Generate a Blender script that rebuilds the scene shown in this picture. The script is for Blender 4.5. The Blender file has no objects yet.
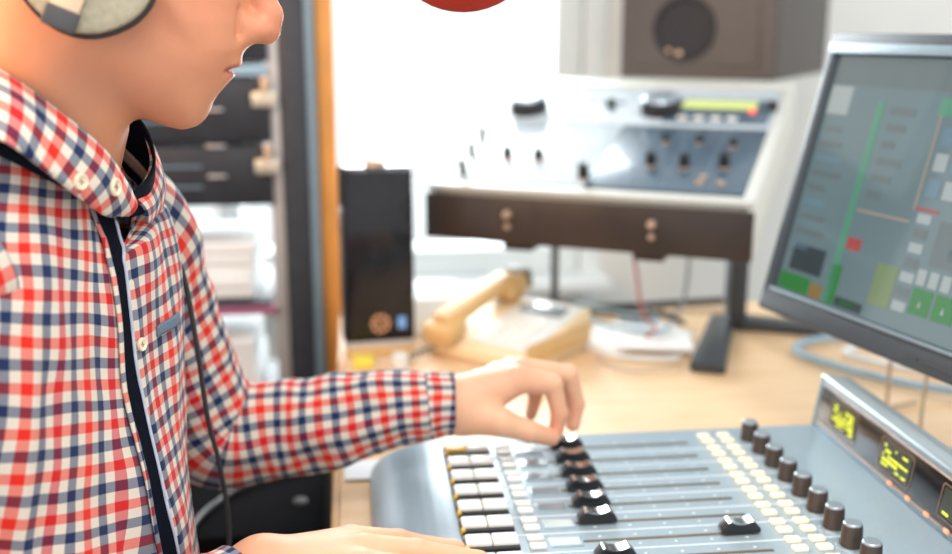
import bpy, bmesh, math, random
import numpy as np
from mathutils import Vector, Matrix, noise
random.seed(7)
scene = bpy.context.scene
COL = scene.collection
PI = math.pi

# ------------------------------------------------------------------ materials
MATS = {}
def nodes_of(name):
    m = bpy.data.materials.new(name); m.use_nodes = True
    MATS[name] = m
    nt = m.node_tree
    return m, nt, nt.nodes['Principled BSDF']

def mat(name, col, rough=.5, metal=0., spec=.5, nscale=0, namt=0., coat=0., bump=0., emis=None, estr=0.):
    m, nt, b = nodes_of(name)
    b.inputs['Base Color'].default_value = (*col, 1)
    b.inputs['Roughness'].default_value = rough
    b.inputs['Metallic'].default_value = metal
    b.inputs['Specular IOR Level'].default_value = spec
    b.inputs['Coat Weight'].default_value = coat
    if emis:
        b.inputs['Emission Color'].default_value = (*emis, 1)
        b.inputs['Emission Strength'].default_value = estr
    if nscale:
        tc = nt.nodes.new('ShaderNodeTexCoord'); n = nt.nodes.new('ShaderNodeTexNoise')
        n.inputs['Scale'].default_value = nscale; n.inputs['Detail'].default_value = 4
        nt.links.new(tc.outputs['Object'], n.inputs['Vector'])
        if namt:
            r = nt.nodes.new('ShaderNodeValToRGB')
            r.color_ramp.elements[0].position = .3; r.color_ramp.elements[1].position = .7
            r.color_ramp.elements[0].color = (*[c*(1-namt) for c in col], 1)
            r.color_ramp.elements[1].color = (*[min(1, c*(1+namt)) for c in col], 1)
            nt.links.new(n.outputs['Fac'], r.inputs['Fac'])
            nt.links.new(r.outputs['Color'], b.inputs['Base Color'])
        if bump:
            bp = nt.nodes.new('ShaderNodeBump'); bp.inputs['Strength'].default_value = bump
            bp.inputs['Distance'].default_value = .002
            nt.links.new(n.outputs['Fac'], bp.inputs['Height'])
            nt.links.new(bp.outputs['Normal'], b.inputs['Normal'])
    return m

mat('wall_paint', (.80, .79, .74), .8, nscale=6, namt=.03)
mat('window_white', (.82, .86, .85), .45, nscale=4, namt=.02)
mat('floor_dark', (.05, .045, .045), .6, nscale=9, namt=.3)
mat('console_grey', (.31, .405, .465), .36, .15, nscale=160, namt=.03)
mat('console_print', (.80, .86, .88), .5, nscale=50, namt=.02)
mat('slot_dark', (.125, .092, .05), .6, nscale=50, namt=.2)
mat('black_plastic', (.012, .012, .015), .32, nscale=60, namt=.2)
mat('black_soft', (.02, .02, .024), .6, nscale=60, namt=.2)
mat('knob_brown', (.045, .033, .027), .42, nscale=80, namt=.2)
mat('chrome', (.70, .76, .80), .16, 1., nscale=40, namt=.05)
mat('knob_cap', (.38, .45, .50), .3, .6, nscale=40, namt=.05)
mat('button_white', (.82, .80, .74), .4, nscale=60, namt=.03)
mat('button_yellow', (.90, .52, .03), .4, nscale=60, namt=.05)
mat('button_lit', (.82, .71, .52), .45, emis=(1, .84, .58), estr=.20, nscale=60, namt=.03)
mat('display_pale', (.50, .60, .62), .15, coat=.5, nscale=60, namt=.06)
mat('display_grey', (.20, .25, .28), .15, coat=.5, nscale=60, namt=.06)
mat('bridge_grey', (.22, .29, .34), .35, .4, nscale=120, namt=.04)
mat('bridge_edge', (.42, .52, .57), .3, .6, nscale=120, namt=.04)
mat('meter_glass', (.012, .012, .014), .14, spec=.25, coat=.08, nscale=30, namt=.2)
mat('copper_line', (.55, .36, .25), .4, .3, nscale=60, namt=.1)
mat('lcd_dark', (.05, .06, .045), .2, nscale=40, namt=.2)
mat('lcd_yellow', (.5, .55, .02), .4, emis=(.80, .82, .02), estr=.6, nscale=30, namt=.05)
mat('led_orange', (.8, .35, .2), .4, emis=(1, .45, .25), estr=.25, nscale=30, namt=.05)
mat('desk_edge', (.55, .30, .11), .5, nscale=30, namt=.1)
mat('paper', (.86, .88, .88), .7, nscale=20, namt=.02)
mat('monitor_frame', (.050, .060, .070), .38, spec=.3, nscale=100, namt=.05)
mat('monitor_lip_highlight', (.20, .26, .30), .35, .2, nscale=100, namt=.05)
mat('player_wood', (.028, .017, .012), .45, nscale=14, namt=.35)
mat('player_silver', (.62, .63, .58), .42, .2, nscale=60, namt=.03)
mat('player_panel', (.055, .095, .135), .30, nscale=40, namt=.1, coat=.25)
mat('player_pale', (.52, .60, .65), .22, nscale=40, namt=.05)
mat('lcd_green', (.30, .34, .12), .4, emis=(.62, .70, .22), estr=.42, nscale=30, namt=.08)
mat('led_red', (.8, .03, .04), .4, emis=(1, .06, .08), estr=.9, nscale=30, namt=.05)
mat('brass', (.58, .42, .30), .35, .6, nscale=30, namt=.1)
mat('cabinet_black', (.0035, .004, .0055), .8, spec=.08, nscale=30, namt=.2)
mat('stand_dark', (.035, .042, .05), .4, nscale=60, namt=.2)
mat('phone_beige', (.62, .40, .17), .5, nscale=50, namt=.04)
mat('phone_cream', (.80, .64, .40), .5, nscale=50, namt=.04)
mat('phone_pale', (.70, .74, .74), .4, nscale=50, namt=.04)
mat('phone_dark', (.15, .15, .14), .4, nscale=50, namt=.1)
mat('gloss_black', (.010, .010, .013), .16, spec=.3, coat=.12, nscale=20, namt=.3)
mat('silver', (.60, .58, .56), .35, .5, nscale=60, namt=.04)
mat('icon_blue', (.1, .2, .4), .4, emis=(.15, .32, .62), estr=.35, nscale=30, namt=.05)
mat('icon_amber', (.4, .2, .1), .4, emis=(.75, .36, .16), estr=.28, nscale=30, namt=.05)
mat('rack_dark', (.030, .034, .044), .5, nscale=40, namt=.15)
mat('rack_panel', (.018, .020, .028), .5, nscale=25, namt=.25)
mat('rack_bluegrey', (.16, .24, .30), .4, nscale=40, namt=.08)
mat('rack_ear', (.60, .54, .44), .35, .5, nscale=40, namt=.06)
mat('rack_pink', (.32, .10, .18), .5, nscale=40, namt=.1)
mat('orange_wood', (.62, .27, .06), .5, nscale=12, namt=.12)
mat('speaker_brown', (.100, .082, .074), .55, nscale=60, namt=.06)
mat('speaker_side', (.085, .074, .067), .6, nscale=60, namt=.06)
mat('speaker_black', (.005, .007, .012), .5, nscale=60, namt=.1)
mat('red_foam', (.46, .022, .005), .9, nscale=900, namt=.18, bump=.6)
mat('cable_white', (.72, .76, .78), .5, nscale=30, namt=.04)
mat('cable_grey', (.30, .34, .37), .5, nscale=30, namt=.08)
mat('cable_tan', (.50, .40, .28), .5, nscale=30, namt=.08)
mat('cable_blue', (.30, .44, .54), .5, nscale=30, namt=.08)
mat('cable_black', (.02, .02, .022), .5, nscale=30, namt=.1)
mat('cable_red', (.42, .10, .08), .5, nscale=30, namt=.1)
mat('sticky_yellow', (.75, .62, .08), .6, nscale=30, namt=.05)
mat('cup_olive', (.40, .36, .255), .5, nscale=240, namt=.14, bump=.15)
mat('strap_tan', (.72, .52, .36), .5, nscale=60, namt=.05)
mat('cushion_black', (.018, .016, .018), .45, nscale=80, namt=.2)
mat('clip_dark', (.055, .055, .06), .35, nscale=80, namt=.1)
mat('navy_cloth', (.005, .0065, .013), .9, spec=.06, nscale=500, namt=.3, bump=.2)
mat('grey_tape', (.30, .24, .22), .8, nscale=300, namt=.1)
mat('pocket_navy', (.12, .17, .23), .85, nscale=400, namt=.15)
mat('hem_white', (.46, .50, .60), .8, nscale=200, namt=.15)
mat('shirt_button', (.84, .70, .50), .3, nscale=60, namt=.05, coat=.3)
mat('button_hole', (.20, .13, .08), .6, nscale=60, namt=.1)
mat('trouser_navy', (.012, .014, .022), .85, nscale=200, namt=.3)
mat('shoe_black', (.02, .02, .02), .4, nscale=40, namt=.2)
mat('hair_brown', (.12, .065, .035), .6, nscale=120, namt=.45, bump=.8)
mat('eye_white', (.8, .78, .75), .2, nscale=30, namt=.02)
mat('chair_fabric', (.02, .02, .024), .85, nscale=200, namt=.2)
mat('screen_base', (.035, .05, .055), .12, coat=.6, emis=(.27, .40, .43), estr=.20, nscale=9, namt=.12)
for nm, c, e in (('screen_green', (.05, .3, .07), .42), ('screen_lime', (.30, .42, .20), .35), ('screen_yellow', (.38, .26, .08), .4), ('screen_red', (.6, .10, .10), .4),
               ('screen_pale', (.50, .58, .58), .45), ('screen_mid', (.22, .28, .29), .35), ('screen_dark', (.07, .10, .11), .3), ('screen_mint', (.14, .42, .28), .42), ('screen_cream', (.60, .50, .40), .35), ('screen_blue', (.22, .36, .46), .4)):
    mat(nm, [k*.16 for k in c], .15, coat=.5, emis=c, estr=e*.62, nscale=40, namt=.05)

def wood_desk():
    m, nt, b = nodes_of('desk_wood')
    tc = nt.nodes.new('ShaderNodeTexCoord'); mp = nt.nodes.new('ShaderNodeMapping'); n = nt.nodes.new('ShaderNodeTexNoise'); r = nt.nodes.new('ShaderNodeValToRGB')
    mp.inputs['Scale'].default_value = (2.5, 14, 4)
    n.inputs['Scale'].default_value = 3; n.inputs['Detail'].default_value = 6; n.inputs['Distortion'].default_value = .6
    r.color_ramp.elements[0].position = .3; r.color_ramp.elements[0].color = (.76, .50, .27, 1)
    r.color_ramp.elements[1].position = .75; r.color_ramp.elements[1].color = (.88, .64, .41, 1)
    L = nt.links.new
    L(tc.outputs['Object'], mp.inputs['Vector']); L(mp.outputs['Vector'], n.inputs['Vector']); L(n.outputs['Fac'], r.inputs['Fac']); L(r.outputs['Color'], b.inputs['Base Color'])
    b.inputs['Roughness'].default_value = .42
wood_desk()

def glass_pane():
    m = bpy.data.materials.new('window_glass'); m.use_nodes = True; MATS['window_glass'] = m
    nt = m.node_tree; nt.nodes.clear()
    o = nt.nodes.new('ShaderNodeOutputMaterial'); t = nt.nodes.new('ShaderNodeBsdfTransparent'); g = nt.nodes.new('ShaderNodeBsdfGlossy'); x = nt.nodes.new('ShaderNodeMixShader'); f = nt.nodes.new('ShaderNodeFresnel')
    t.inputs['Color'].default_value = (.97, .99, .99, 1); g.inputs['Roughness'].default_value = .02; f.inputs['IOR'].default_value = 1.45
    L = nt.links.new
    L(f.outputs['Fac'], x.inputs['Fac']); L(t.outputs[0], x.inputs[1]); L(g.outputs[0], x.inputs[2]); L(x.outputs[0], o.inputs['Surface'])
glass_pane()

def check_cloth():
    """woven check: warp and weft stripes of white, red, navy, crimson averaged; cloth UV in metres"""
    m, nt, b = nodes_of('check_shirt')
    N = nt.nodes.new; L = nt.links.new
    uv = N('ShaderNodeUVMap'); uv.uv_map = 'UVMap'
    nz = N('ShaderNodeTexNoise'); nz.inputs['Scale'].default_value = 14; nz.inputs['Detail'].default_value = 1
    L(uv.outputs[0], nz.inputs['Vector'])
    sub = N('ShaderNodeVectorMath'); sub.operation = 'SUBTRACT'; sub.inputs[1].default_value = (.5, .5, .5)
    L(nz.outputs['Color'], sub.inputs[0])
    sc = N('ShaderNodeVectorMath'); sc.operation = 'SCALE'; sc.inputs['Scale'].default_value = .010
    L(sub.outputs[0], sc.inputs[0])
    ad = N('ShaderNodeVectorMath'); ad.operation = 'ADD'
    L(uv.outputs[0], ad.inputs[0]); L(sc.outputs[0], ad.inputs[1])
    sp = N('ShaderNodeSeparateXYZ'); L(ad.outputs[0], sp.inputs[0])
    white, red, crim, navy = (.68, .60, .50, 1), (.70, .022, .012, 1), (.46, .008, .018, 1), (.008, .022, .080, 1)
    def stripes(sock, cols):
        mu = N('ShaderNodeMath'); mu.operation = 'MULTIPLY'; mu.inputs[1].default_value = 1/(8*.0077)
        L(sock, mu.inputs[0])
        fr = N('ShaderNodeMath'); fr.operation = 'FRACT'; L(mu.outputs[0], fr.inputs[0])
        r = N('ShaderNodeValToRGB'); r.color_ramp.interpolation = 'CONSTANT'
        el = r.color_ramp.elements
        while len(el) < 8: el.new(.5)
        for i in range(8):
            el[i].position = i/8; el[i].color = cols[i]
        L(fr.outputs[0], r.inputs['Fac'])
        return r
    a = stripes(sp.outputs['X'], [white, red, white, navy, white, crim, white, navy])
    c = stripes(sp.outputs['Y'], [white, red, white, navy, white, red, white, navy])
    mx = N('ShaderNodeMix'); mx.data_type = 'RGBA'; mx.inputs[0].default_value = .5
    L(a.outputs['Color'], mx.inputs[6]); L(c.outputs['Color'], mx.inputs[7])
    gm = N('ShaderNodeMix'); gm.data_type = 'RGBA'; gm.blend_type = 'MULTIPLY'; gm.inputs[0].default_value = 1
    L(a.outputs['Color'], gm.inputs[6]); L(c.outputs['Color'], gm.inputs[7])
    sq = N('ShaderNodeGamma'); sq.inputs['Gamma'].default_value = .5; L(gm.outputs[2], sq.inputs['Color'])
    av = N('ShaderNodeMix'); av.data_type = 'RGBA'; av.inputs[0].default_value = .55
    L(mx.outputs[2], av.inputs[6]); L(sq.outputs[0], av.inputs[7])
    L(av.outputs[2], b.inputs['Base Color'])
    b.inputs['Roughness'].default_value = .85; b.inputs['Specular IOR Level'].default_value = .2
    b.inputs['Sheen Weight'].default_value = .1
    w = N('ShaderNodeTexNoise'); w.inputs['Scale'].default_value = 1400
    L(uv.outputs[0], w.inputs['Vector'])
    bp = N('ShaderNodeBump'); bp.inputs['Strength'].default_value = .25; bp.inputs['Distance'].default_value = .0006
    L(w.outputs['Fac'], bp.inputs['Height']); L(bp.outputs['Normal'], b.inputs['Normal'])
check_cloth()

def skin():
    m, nt, b = nodes_of('skin')
    N = nt.nodes.new; L = nt.links.new
    at = N('ShaderNodeVertexColor'); at.layer_name = 'Col'
    tc = N('ShaderNodeTexCoord'); n = N('ShaderNodeTexNoise'); n.inputs['Scale'].default_value = 30; n.inputs['Detail'].default_value = 5
    L(tc.outputs['Object'], n.inputs['Vector'])
    r = N('ShaderNodeValToRGB'); r.color_ramp.elements[0].position = .3; r.color_ramp.elements[1].position = .7
    r.color_ramp.elements[0].color = (.92, .88, .86, 1); r.color_ramp.elements[1].color = (1, 1, 1, 1)
    L(n.outputs['Fac'], r.inputs['Fac'])
    mx = N('ShaderNodeMix'); mx.data_type = 'RGBA'; mx.blend_type = 'MULTIPLY'; mx.inputs[0].default_value = 1
    L(at.outputs['Color'], mx.inputs[6]); L(r.outputs['Color'], mx.inputs[7])
    L(mx.outputs[2], b.inputs['Base Color'])
    b.inputs['Roughness'].default_value = .5; b.inputs['Specular IOR Level'].default_value = .35
    b.inputs['Subsurface Weight'].default_value = .12; b.inputs['Subsurface Radius'].default_value = (1, .35, .2); b.inputs['Subsurface Scale'].default_value = .006
    n2 = N('ShaderNodeTexNoise'); n2.inputs['Scale'].default_value = 420
    L(tc.outputs['Object'], n2.inputs['Vector'])
    bp = N('ShaderNodeBump'); bp.inputs['Strength'].default_value = .12; bp.inputs['Distance'].default_value = .001
    L(n2.outputs['Fac'], bp.inputs['Height']); L(bp.outputs['Normal'], b.inputs['Normal'])
skin()

# ------------------------------------------------------------------ object helpers
def tag(o, label=None, cat=None, group=None, kind=None):
    for k, v in (('label', label), ('category', cat), ('group', group), ('kind', kind)):
        if v: o[k] = v
    return o
def thing(name, label, cat, loc=(0, 0, 0), rz=0, group=None):
    o = bpy.data.objects.new(name, None); COL.objects.link(o)
    o.location = loc; o.rotation_euler = (0, 0, rz); o.empty_display_size = .05
    return tag(o, label, cat, group)
def link(name, me, mats, parent=None):
    if isinstance(mats, str): mats = [mats]
    for k in mats: me.materials.append(MATS[k])
    o = bpy.data.objects.new(name, me); COL.objects.link(o)
    if parent: o.parent = parent
    return o
def copy_tree(o, parent=None):
    c = o.copy(); COL.objects.link(c); c.parent = parent
    for ch in list(o.children): copy_tree(ch, c)
    return c

class MB:
    """collects shapes into one mesh"""
    def __init__(s): s.bm = bmesh.new(); s.smooth = True
    def _add(s, bm2, M=None, mi=0):
        if M is not None: bmesh.ops.transform(bm2, matrix=M, verts=bm2.verts)
        for f in bm2.faces: f.material_index = mi
        me = bpy.data.meshes.new('t'); bm2.to_mesh(me); bm2.free()
        s.bm.from_mesh(me); bpy.data.meshes.remove(me)
        return s
    def box(s, c, d, bev=0, M=None, mi=0, seg=2, rz=0):
        b = bmesh.new(); bmesh.ops.create_cube(b, size=1)
        bmesh.ops.scale(b, vec=d, verts=b.verts)
        if bev: bmesh.ops.bevel(b, geom=list(b.edges), offset=bev, segments=seg, profile=.5, affect='EDGES')
        T = Matrix.Translation(c) @ Matrix.Rotation(rz, 4, 'Z')
        return s._add(b, (M @ T) if M is not None else T, mi)
    def prism(s, pts, z0, z1, M=None, mi=0, bev=0):
        """polygon pts (x,y) extruded from z0 to z1"""
        b = bmesh.new()
        lo = [b.verts.new((x, y, z0)) for x, y in pts]; hi = [b.verts.new((x, y, z1)) for x, y in pts]
        b.faces.new(lo[::-1]); b.faces.new(hi)
        n = len(pts)
        for i in range(n): b.faces.new((lo[i], lo[(i+1) % n], hi[(i+1) % n], hi[i]))
        bmesh.ops.recalc_face_normals(b, faces=b.faces)
        if bev: bmesh.ops.bevel(b, geom=list(b.edges), offset=bev, segments=2, profile=.5, affect='EDGES')
        return s._add(b, M, mi)
    def lathe(s, prof, n=32, M=None, mi=0):
        """prof [(r,z)] revolved round z; r=0 ends close"""
        b = bmesh.new(); rings = []
        for r, z in prof:
            if r < 1e-6: rings.append([b.verts.new((0, 0, z))])
            else: rings.append([b.verts.new((r*math.cos(2*PI*k/n), r*math.sin(2*PI*k/n), z)) for k in range(n)])
        for A, B in zip(rings, rings[1:]):
            for k in range(n):
                q = [A[k % len(A)], A[(k+1) % len(A)], B[(k+1) % len(B)], B[k % len(B)]]
                q = list(dict.fromkeys(q))
                if len(q) > 2: b.faces.new(q)
        bmesh.ops.recalc_face_normals(b, faces=b.faces)
        return s._add(b, M, mi)
    def tube(s, pts, r, n=10, mi=0, sub=6, closed=False):
        P = spline(pts, sub) if sub > 1 else np.array(pts, float)
        R = np.full(len(P), r) if np.isscalar(r) else np.interp(np.linspace(0, 1, len(P)), np.linspace(0, 1, len(r)), r)
        b = bmesh.new(); rings = []
        T = np.gradient(P, axis=0); T /= np.linalg.norm(T, axis=1)[:, None]+1e-12
        nrm = np.cross(T[0], [0, 0, 1.]);
        if np.linalg.norm(nrm) < .1: nrm = np.cross(T[0], [1., 0, 0])
        for i in range(len(P)):
            nrm = nrm - T[i]*(nrm@T[i]); nrm /= np.linalg.norm(nrm); bi = np.cross(T[i], nrm)
            rings.append([b.verts.new(P[i]+R[i]*(math.cos(2*PI*k/n)*nrm+math.sin(2*PI*k/n)*bi)) for k in range(n)])
        for A, B in zip(rings, rings[1:]):
            for k in range(n): b.faces.new((A[k], A[(k+1) % n], B[(k+1) % n], B[k]))
        b.faces.new(rings[0][::-1]); b.faces.new(rings[-1])
        bmesh.ops.recalc_face_normals(b, faces=b.faces)
        return s._add(b, None, mi)
    def sphere(s, c, r, n=24, M=None, mi=0):
        b = bmesh.new(); bmesh.ops.create_uvsphere(b, u_segments=n, v_segments=n//2, radius=1)
        T = Matrix.Translation(c) @ Matrix.Diagonal((*((r, r, r) if np.isscalar(r) else r), 1))
        return s._add(b, (M @ T) if M is not None else T, mi)
    def build(s, name, mats, parent=None, sharp=35):
        me = bpy.data.meshes.new(name); s.bm.to_mesh(me); s.bm.free()
        me.polygons.foreach_set('use_smooth', [True]*len(me.polygons))
        if sharp: me.set_sharp_from_angle(angle=math.radians(sharp))
        return link(name, me, mats, parent)

def spline(pts, sub=6):
    P = np.array(pts, float)
    if len(P) < 3: return np.array([P[0]+(P[-1]-P[0])*t for t in np.linspace(0, 1, sub+1)])
    Q = np.vstack([2*P[0]-P[1], P, 2*P[-1]-P[-2]]); out = []
    for i in range(1, len(Q)-2):
        for t in np.arange(sub)/sub:
            a, b, c, d = Q[i-1:i+3]
            out.append(.5*(2*b+(c-a)*t+(2*a-5*b+4*c-d)*t*t+(3*b-a-3*c+d)*t**3))
    out.append(P[-1])
    return np.array(out)
def frame(o, x, y, z):
    """matrix with origin o and axes x y z"""
    M = Matrix.Identity(4)
    for i, v in enumerate((x, y, z)):
        for k in range(3): M[k][i] = v[k]
    M.translation = o
    return M
def roundrect(w, h, r, n=6):
    p = []
    for cx, cy, a in ((w/2-r, h/2-r, 0), (-w/2+r, h/2-r, PI/2), (-w/2+r, -h/2+r, PI), (w/2-r, -h/2+r, 1.5*PI)):
        p += [(cx+r*math.cos(a+PI/2*k/n), cy+r*math.sin(a+PI/2*k/n)) for k in range(n+1)]
    return p

# ------------------------------------------------------------------ setting
DZ = .755            # desk top
def struct(name, mb, m): return tag(mb.build(name, m), kind='structure')
struct('floor', MB().box((.4, .9, -.025), (4.4, 4.2, .05)), 'floor_dark')
WY = 2.70
w = MB()
w.box((1.62, WY+.06, 1.2), (2.08, .12, 2.4)).box((-1.40, WY+.06, 1.2), (.80, .12, 2.4))
w.box((-.21, WY+.06, .30), (1.58, .12, .60)).box((-.21, WY+.06, 2.30), (1.58, .12, .20))
struct('wall_back', w, 'wall_paint')
f = MB()
for x in (-.975, .545): f.box((x, WY+.02, 1.40), (.07, .09, 1.60), .006)
for z in (.635, 2.165): f.box((-.215, WY+.02, z), (1.45, .088, .07), .006)
f.box((-.32, WY+.02, 1.4), (.06, .08, 1.5), .006)
struct('window_1', f, 'window_white')
struct('trim_1', MB().box((-.21, WY-.05, .585), (1.72, .20, .03), .006), 'window_white')
struct('trim_2', MB().box((.612, WY-.012, 1.2), (.055, .024, 2.39), .004), 'window_white')
struct('window_2', MB().box((-.64, WY+.03, 1.4), (.60, .006, 1.47)), 'window_glass')
struct('window_3', MB().box((.11, WY+.03, 1.4), (.82, .006, 1.47)), 'window_glass')

# ------------------------------------------------------------------ desk
desk = thing('desk', 'wooden desk with a pale top carrying the mixing console, phone and monitor', 'desk', (.6, .935, 0))
MB().box((.12, 0, DZ-.0155), (1.49, 1.65, .029), .002).build('desktop', 'desk_wood', desk)
MB().box((-.629, 0, DZ-.0155), (.008, 1.65, .0305), .002).build('edge_band', 'desk_edge', desk)
for x, y in ((-.52, -.74), (-.52, .74), (.78, -.74), (.78, .74)): MB().box((x, y, .3625), (.06, .06, .725), .004).build('leg', 'stand_dark', desk)

# ------------------------------------------------------------------ mixing console
CZ = .80
con = thing('mixing_console', 'blue-grey broadcast mixing console with faders, knobs and a raised meter strip', 'mixing console', (0, 0, DZ))
h = CZ-DZ
prof = [(.0075, 0.0005), (.0075, .006)]
for k in range(1, 13):
    a = PI/2*k/12
    prof.append((.0075+.0775*(1-math.cos(a)), .006+(h-.006)*math.sin(a)))
prof += [(.545, h), (.545, .0005)]
Y0, Y1 = .40, 1.062
rot = frame((0, Y1, 0), (1, 0, 0), (0, 0, 1), (0, -1, 0))          # prism z runs towards -y
MB().prism(prof, 0, Y1-Y0, rot, bev=.0016).build('body', 'console_grey', con)
MB().box((.0845, (Y0+1.05)/2, h+.0002), (.0009, 1.05-Y0, .0006)).build('panel_seam', 'slot_dark', con)
def chy(k): return .784+.0342*k
PR = MB()
for k in range(-2, 8):
    y = chy(k)+.0171
    if k < 7: PR.box((.270, y, h+.0002), (.30, .0009, .0006))
    for j in range(5): PR.box((.205+.032*j, chy(k)-.0085, h+.0002), (.0026, .0011, .0006))
    for j in range(5): PR.box((.205+.032*j, chy(k)+.0075, h+.0002), (.0026, .0011, .0006))
PR.build('printed_markings', 'console_print', con)
def fader_cap(x, y):
    L2, W = .0175, .0132
    p = [(-L2, 0), (L2, 0), (L2, .0035), (.0125, .0098), (.0100, .0108), (.0050, .0088), (0, .0082), (-.0050, .0088), (-.0100, .0108), (-.0125, .0098), (-L2, .0035)]
    Mx = frame((x, y+W/2, h+.0025), (1, 0, 0), (0, 0, 1), (0, -1, 0))
    c = MB().prism(p, 0, W, Mx, bev=.0008).build('fader_cap', 'black_plastic', con)
    t = MB(); t.prism([(-.0118, .0094), (-.0100, .0104), (-.0050, .0085), (0, .0079), (.0050, .0085), (.0100, .0104), (.0118, .0094), (.0120, .0103), (.0100, .0114), (.0050, .0094), (0, .0088), (-.0050, .0094), (-.0100, .0114), (-.0120, .0103)], .0006, W-.0006, Mx)
    t.build('cap_plate', 'chrome', c)
    MB().box((x, y, h+.0015), (.004, .0022, .003)).build('fader_stem', 'slot_dark', c)
capx = {0: .2085, 1: .329, 2: .2085, 3: .2105, 4: .212, 5: .2135, 6: .2145, 7: .2150, -1: .21}
for k in range(-1, 8):
    y = chy(k)
    if k >= 0: MB().box((.268, y, h+.0003), (.158, .0036, .0008), .0003).build('fader_slot', 'slot_dark', con)
    fader_cap(capx[k], y)
for k in range(-1, 8):
    y = chy(k)
    # rotary knob
    kn = MB().lathe([(0, 0), (.0098, 0), (.0098, .003), (.0092, .004), (.0086, .0185), (.0080, .0195), (0, .0195)], 28, Matrix.Translation((.416, y, h+.001))).build('knob', 'knob_brown', con)
    MB().lathe([(0, .0193), (.0080, .0193), (.0078, .0206), (.0068, .0214), (0, .0216)], 24, Matrix.Translation((.416, y, h+.001))).build('knob_cap', 'knob_cap', kn)
    MB().lathe([(0, 0), (.0125, 0), (.0120, .0012), (0, .0012)], 28, Matrix.Translation((.416, y, h))).build('knob_skirt', 'bridge_edge', kn)
    # lit buttons, two by two
    for x in (.3695, .3915):
        for dy in (-.0078, .0078):
            MB().box((x, y+.006+dy, h+.0018), (.0130, .0088, .0036), .0012).build('lit_button', 'button_lit', con)
    # pair of small buttons
    for dy in (-.0072, .0072): MB().box((.1475, y+dy, h+.002), (.0145, .0082, .004), .0012).build('small_button', 'button_white', con)
    # little display
    dfr = MB().box((.1735, y, h+.0004), (.0285, .0165, .0010), .0004).build('channel_display', 'bridge_edge', con)
    MB().box((.1735, y, h+.0010), (.0255, .0135, .0008)).build('display_glass', 'display_pale' if k < 3 else 'display_grey', dfr)
    # wide double button
    wb = MB().box((.1085, y-.0005, h+.0022), (.0470, .0235, .0044), .0008).build('wide_button', 'black_plastic', con)
    for j, x in enumerate((.0970, .1202)):
        MB().box((x, y+.0020, h+.0050), (.0224, .0186, .0050), .0014).build('button_cap', 'button_yellow' if (k == 7 and j == 0) else 'button_white', wb)
    MB().box((.0862, y-.0100, h+.0036), (.0036, .0044, .0052), .0006).build('button_marker', 'button_yellow', wb)
# meter strip
br = thing('x', '', '')  ; bpy.data.objects.remove(br)
TB = .15
BM = frame((.505, 0, h), (0, 1, 0), (math.sin(TB), 0, math.cos(TB)), (-math.cos(TB), 0, math.sin(TB)))   # x along y, y up the face, z out
ms = MB().box(((.40+1.064)/2, .0285, -.0165), (.664, .060, .033), .003, BM, 0, 3).build('meter_bridge', 'bridge_grey', con)
MB().box(((.40+1.064)/2, .0570, -.009), (.665, .0045, .021), .002, BM).box((1.0625, .0285, -.009), (.004, .060, .021), .0015, BM).build('silver_edge', 'bridge_edge', ms)
MB().box(((.40+1.056)/2, .0290, .0008), (.652, .0400, .0024), .0006, BM).build('meter_glass', 'meter_glass', ms)
MB().box(((.40+1.056)/2, .0068, .0010), (.652, .0009, .003), .0005, BM).box(((.40+1.056)/2, .0500, .0010), (.652, .0006, .003), .0003, BM).build('trim_line', 'copper_line', ms)
for y in (.8865, .8525, .8195, .7865, .7535): MB().box((y, .0070, .0022), (.0070, .0040, .0018), .0004, BM).build('indicator_light', 'led_orange', ms)
for yc, amt in ((.9955, 1), (.8855, 1), (.7755, 0)):
    d = MB()
    out = roundrect(.062, .0315, .004); inn = roundrect(.0595, .029, .0034)
    b = bmesh.new()
    vo = [b.verts.new((x+yc, y+.0295, .0024)) for x, y in out]; vi = [b.verts.new((x+yc, y+.0295, .0024)) for x, y in inn]
    for i in range(len(vo)): b.faces.new((vo[i], vo[(i+1) % len(vo)], vi[(i+1) % len(vo)], vi[i]))
    bmesh.ops.solidify(b, geom=b.faces, thickness=.0006)
    bmesh.ops.recalc_face_normals(b, faces=b.faces)
    d._add(b, BM)
    d = d.build('meter_display', 'copper_line', ms)
    MB().box((yc, .0295, .0022), (.054, .0245, .0008), 0, BM).build('screen', 'lcd_dark', d)
    rnd = random.Random(int(yc*1e4)); t = MB()
    rows = 5 if amt else 1
    for r in range(rows):
        x = .0225
        while x > -.020:
            wd = rnd.choice((.0018, .003, .0045, .009))
            if amt and rnd.random() < .68 or (not amt and x > .014):
                t.box((yc+x-wd/2, .0385-.0046*r if amt else .020, .0028), (wd, .0028 if r in (1, 3) else .0020, .0006), 0, BM)
            x -= wd+.0013
    t.build('screen_readout', 'lcd_yellow', d)

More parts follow.
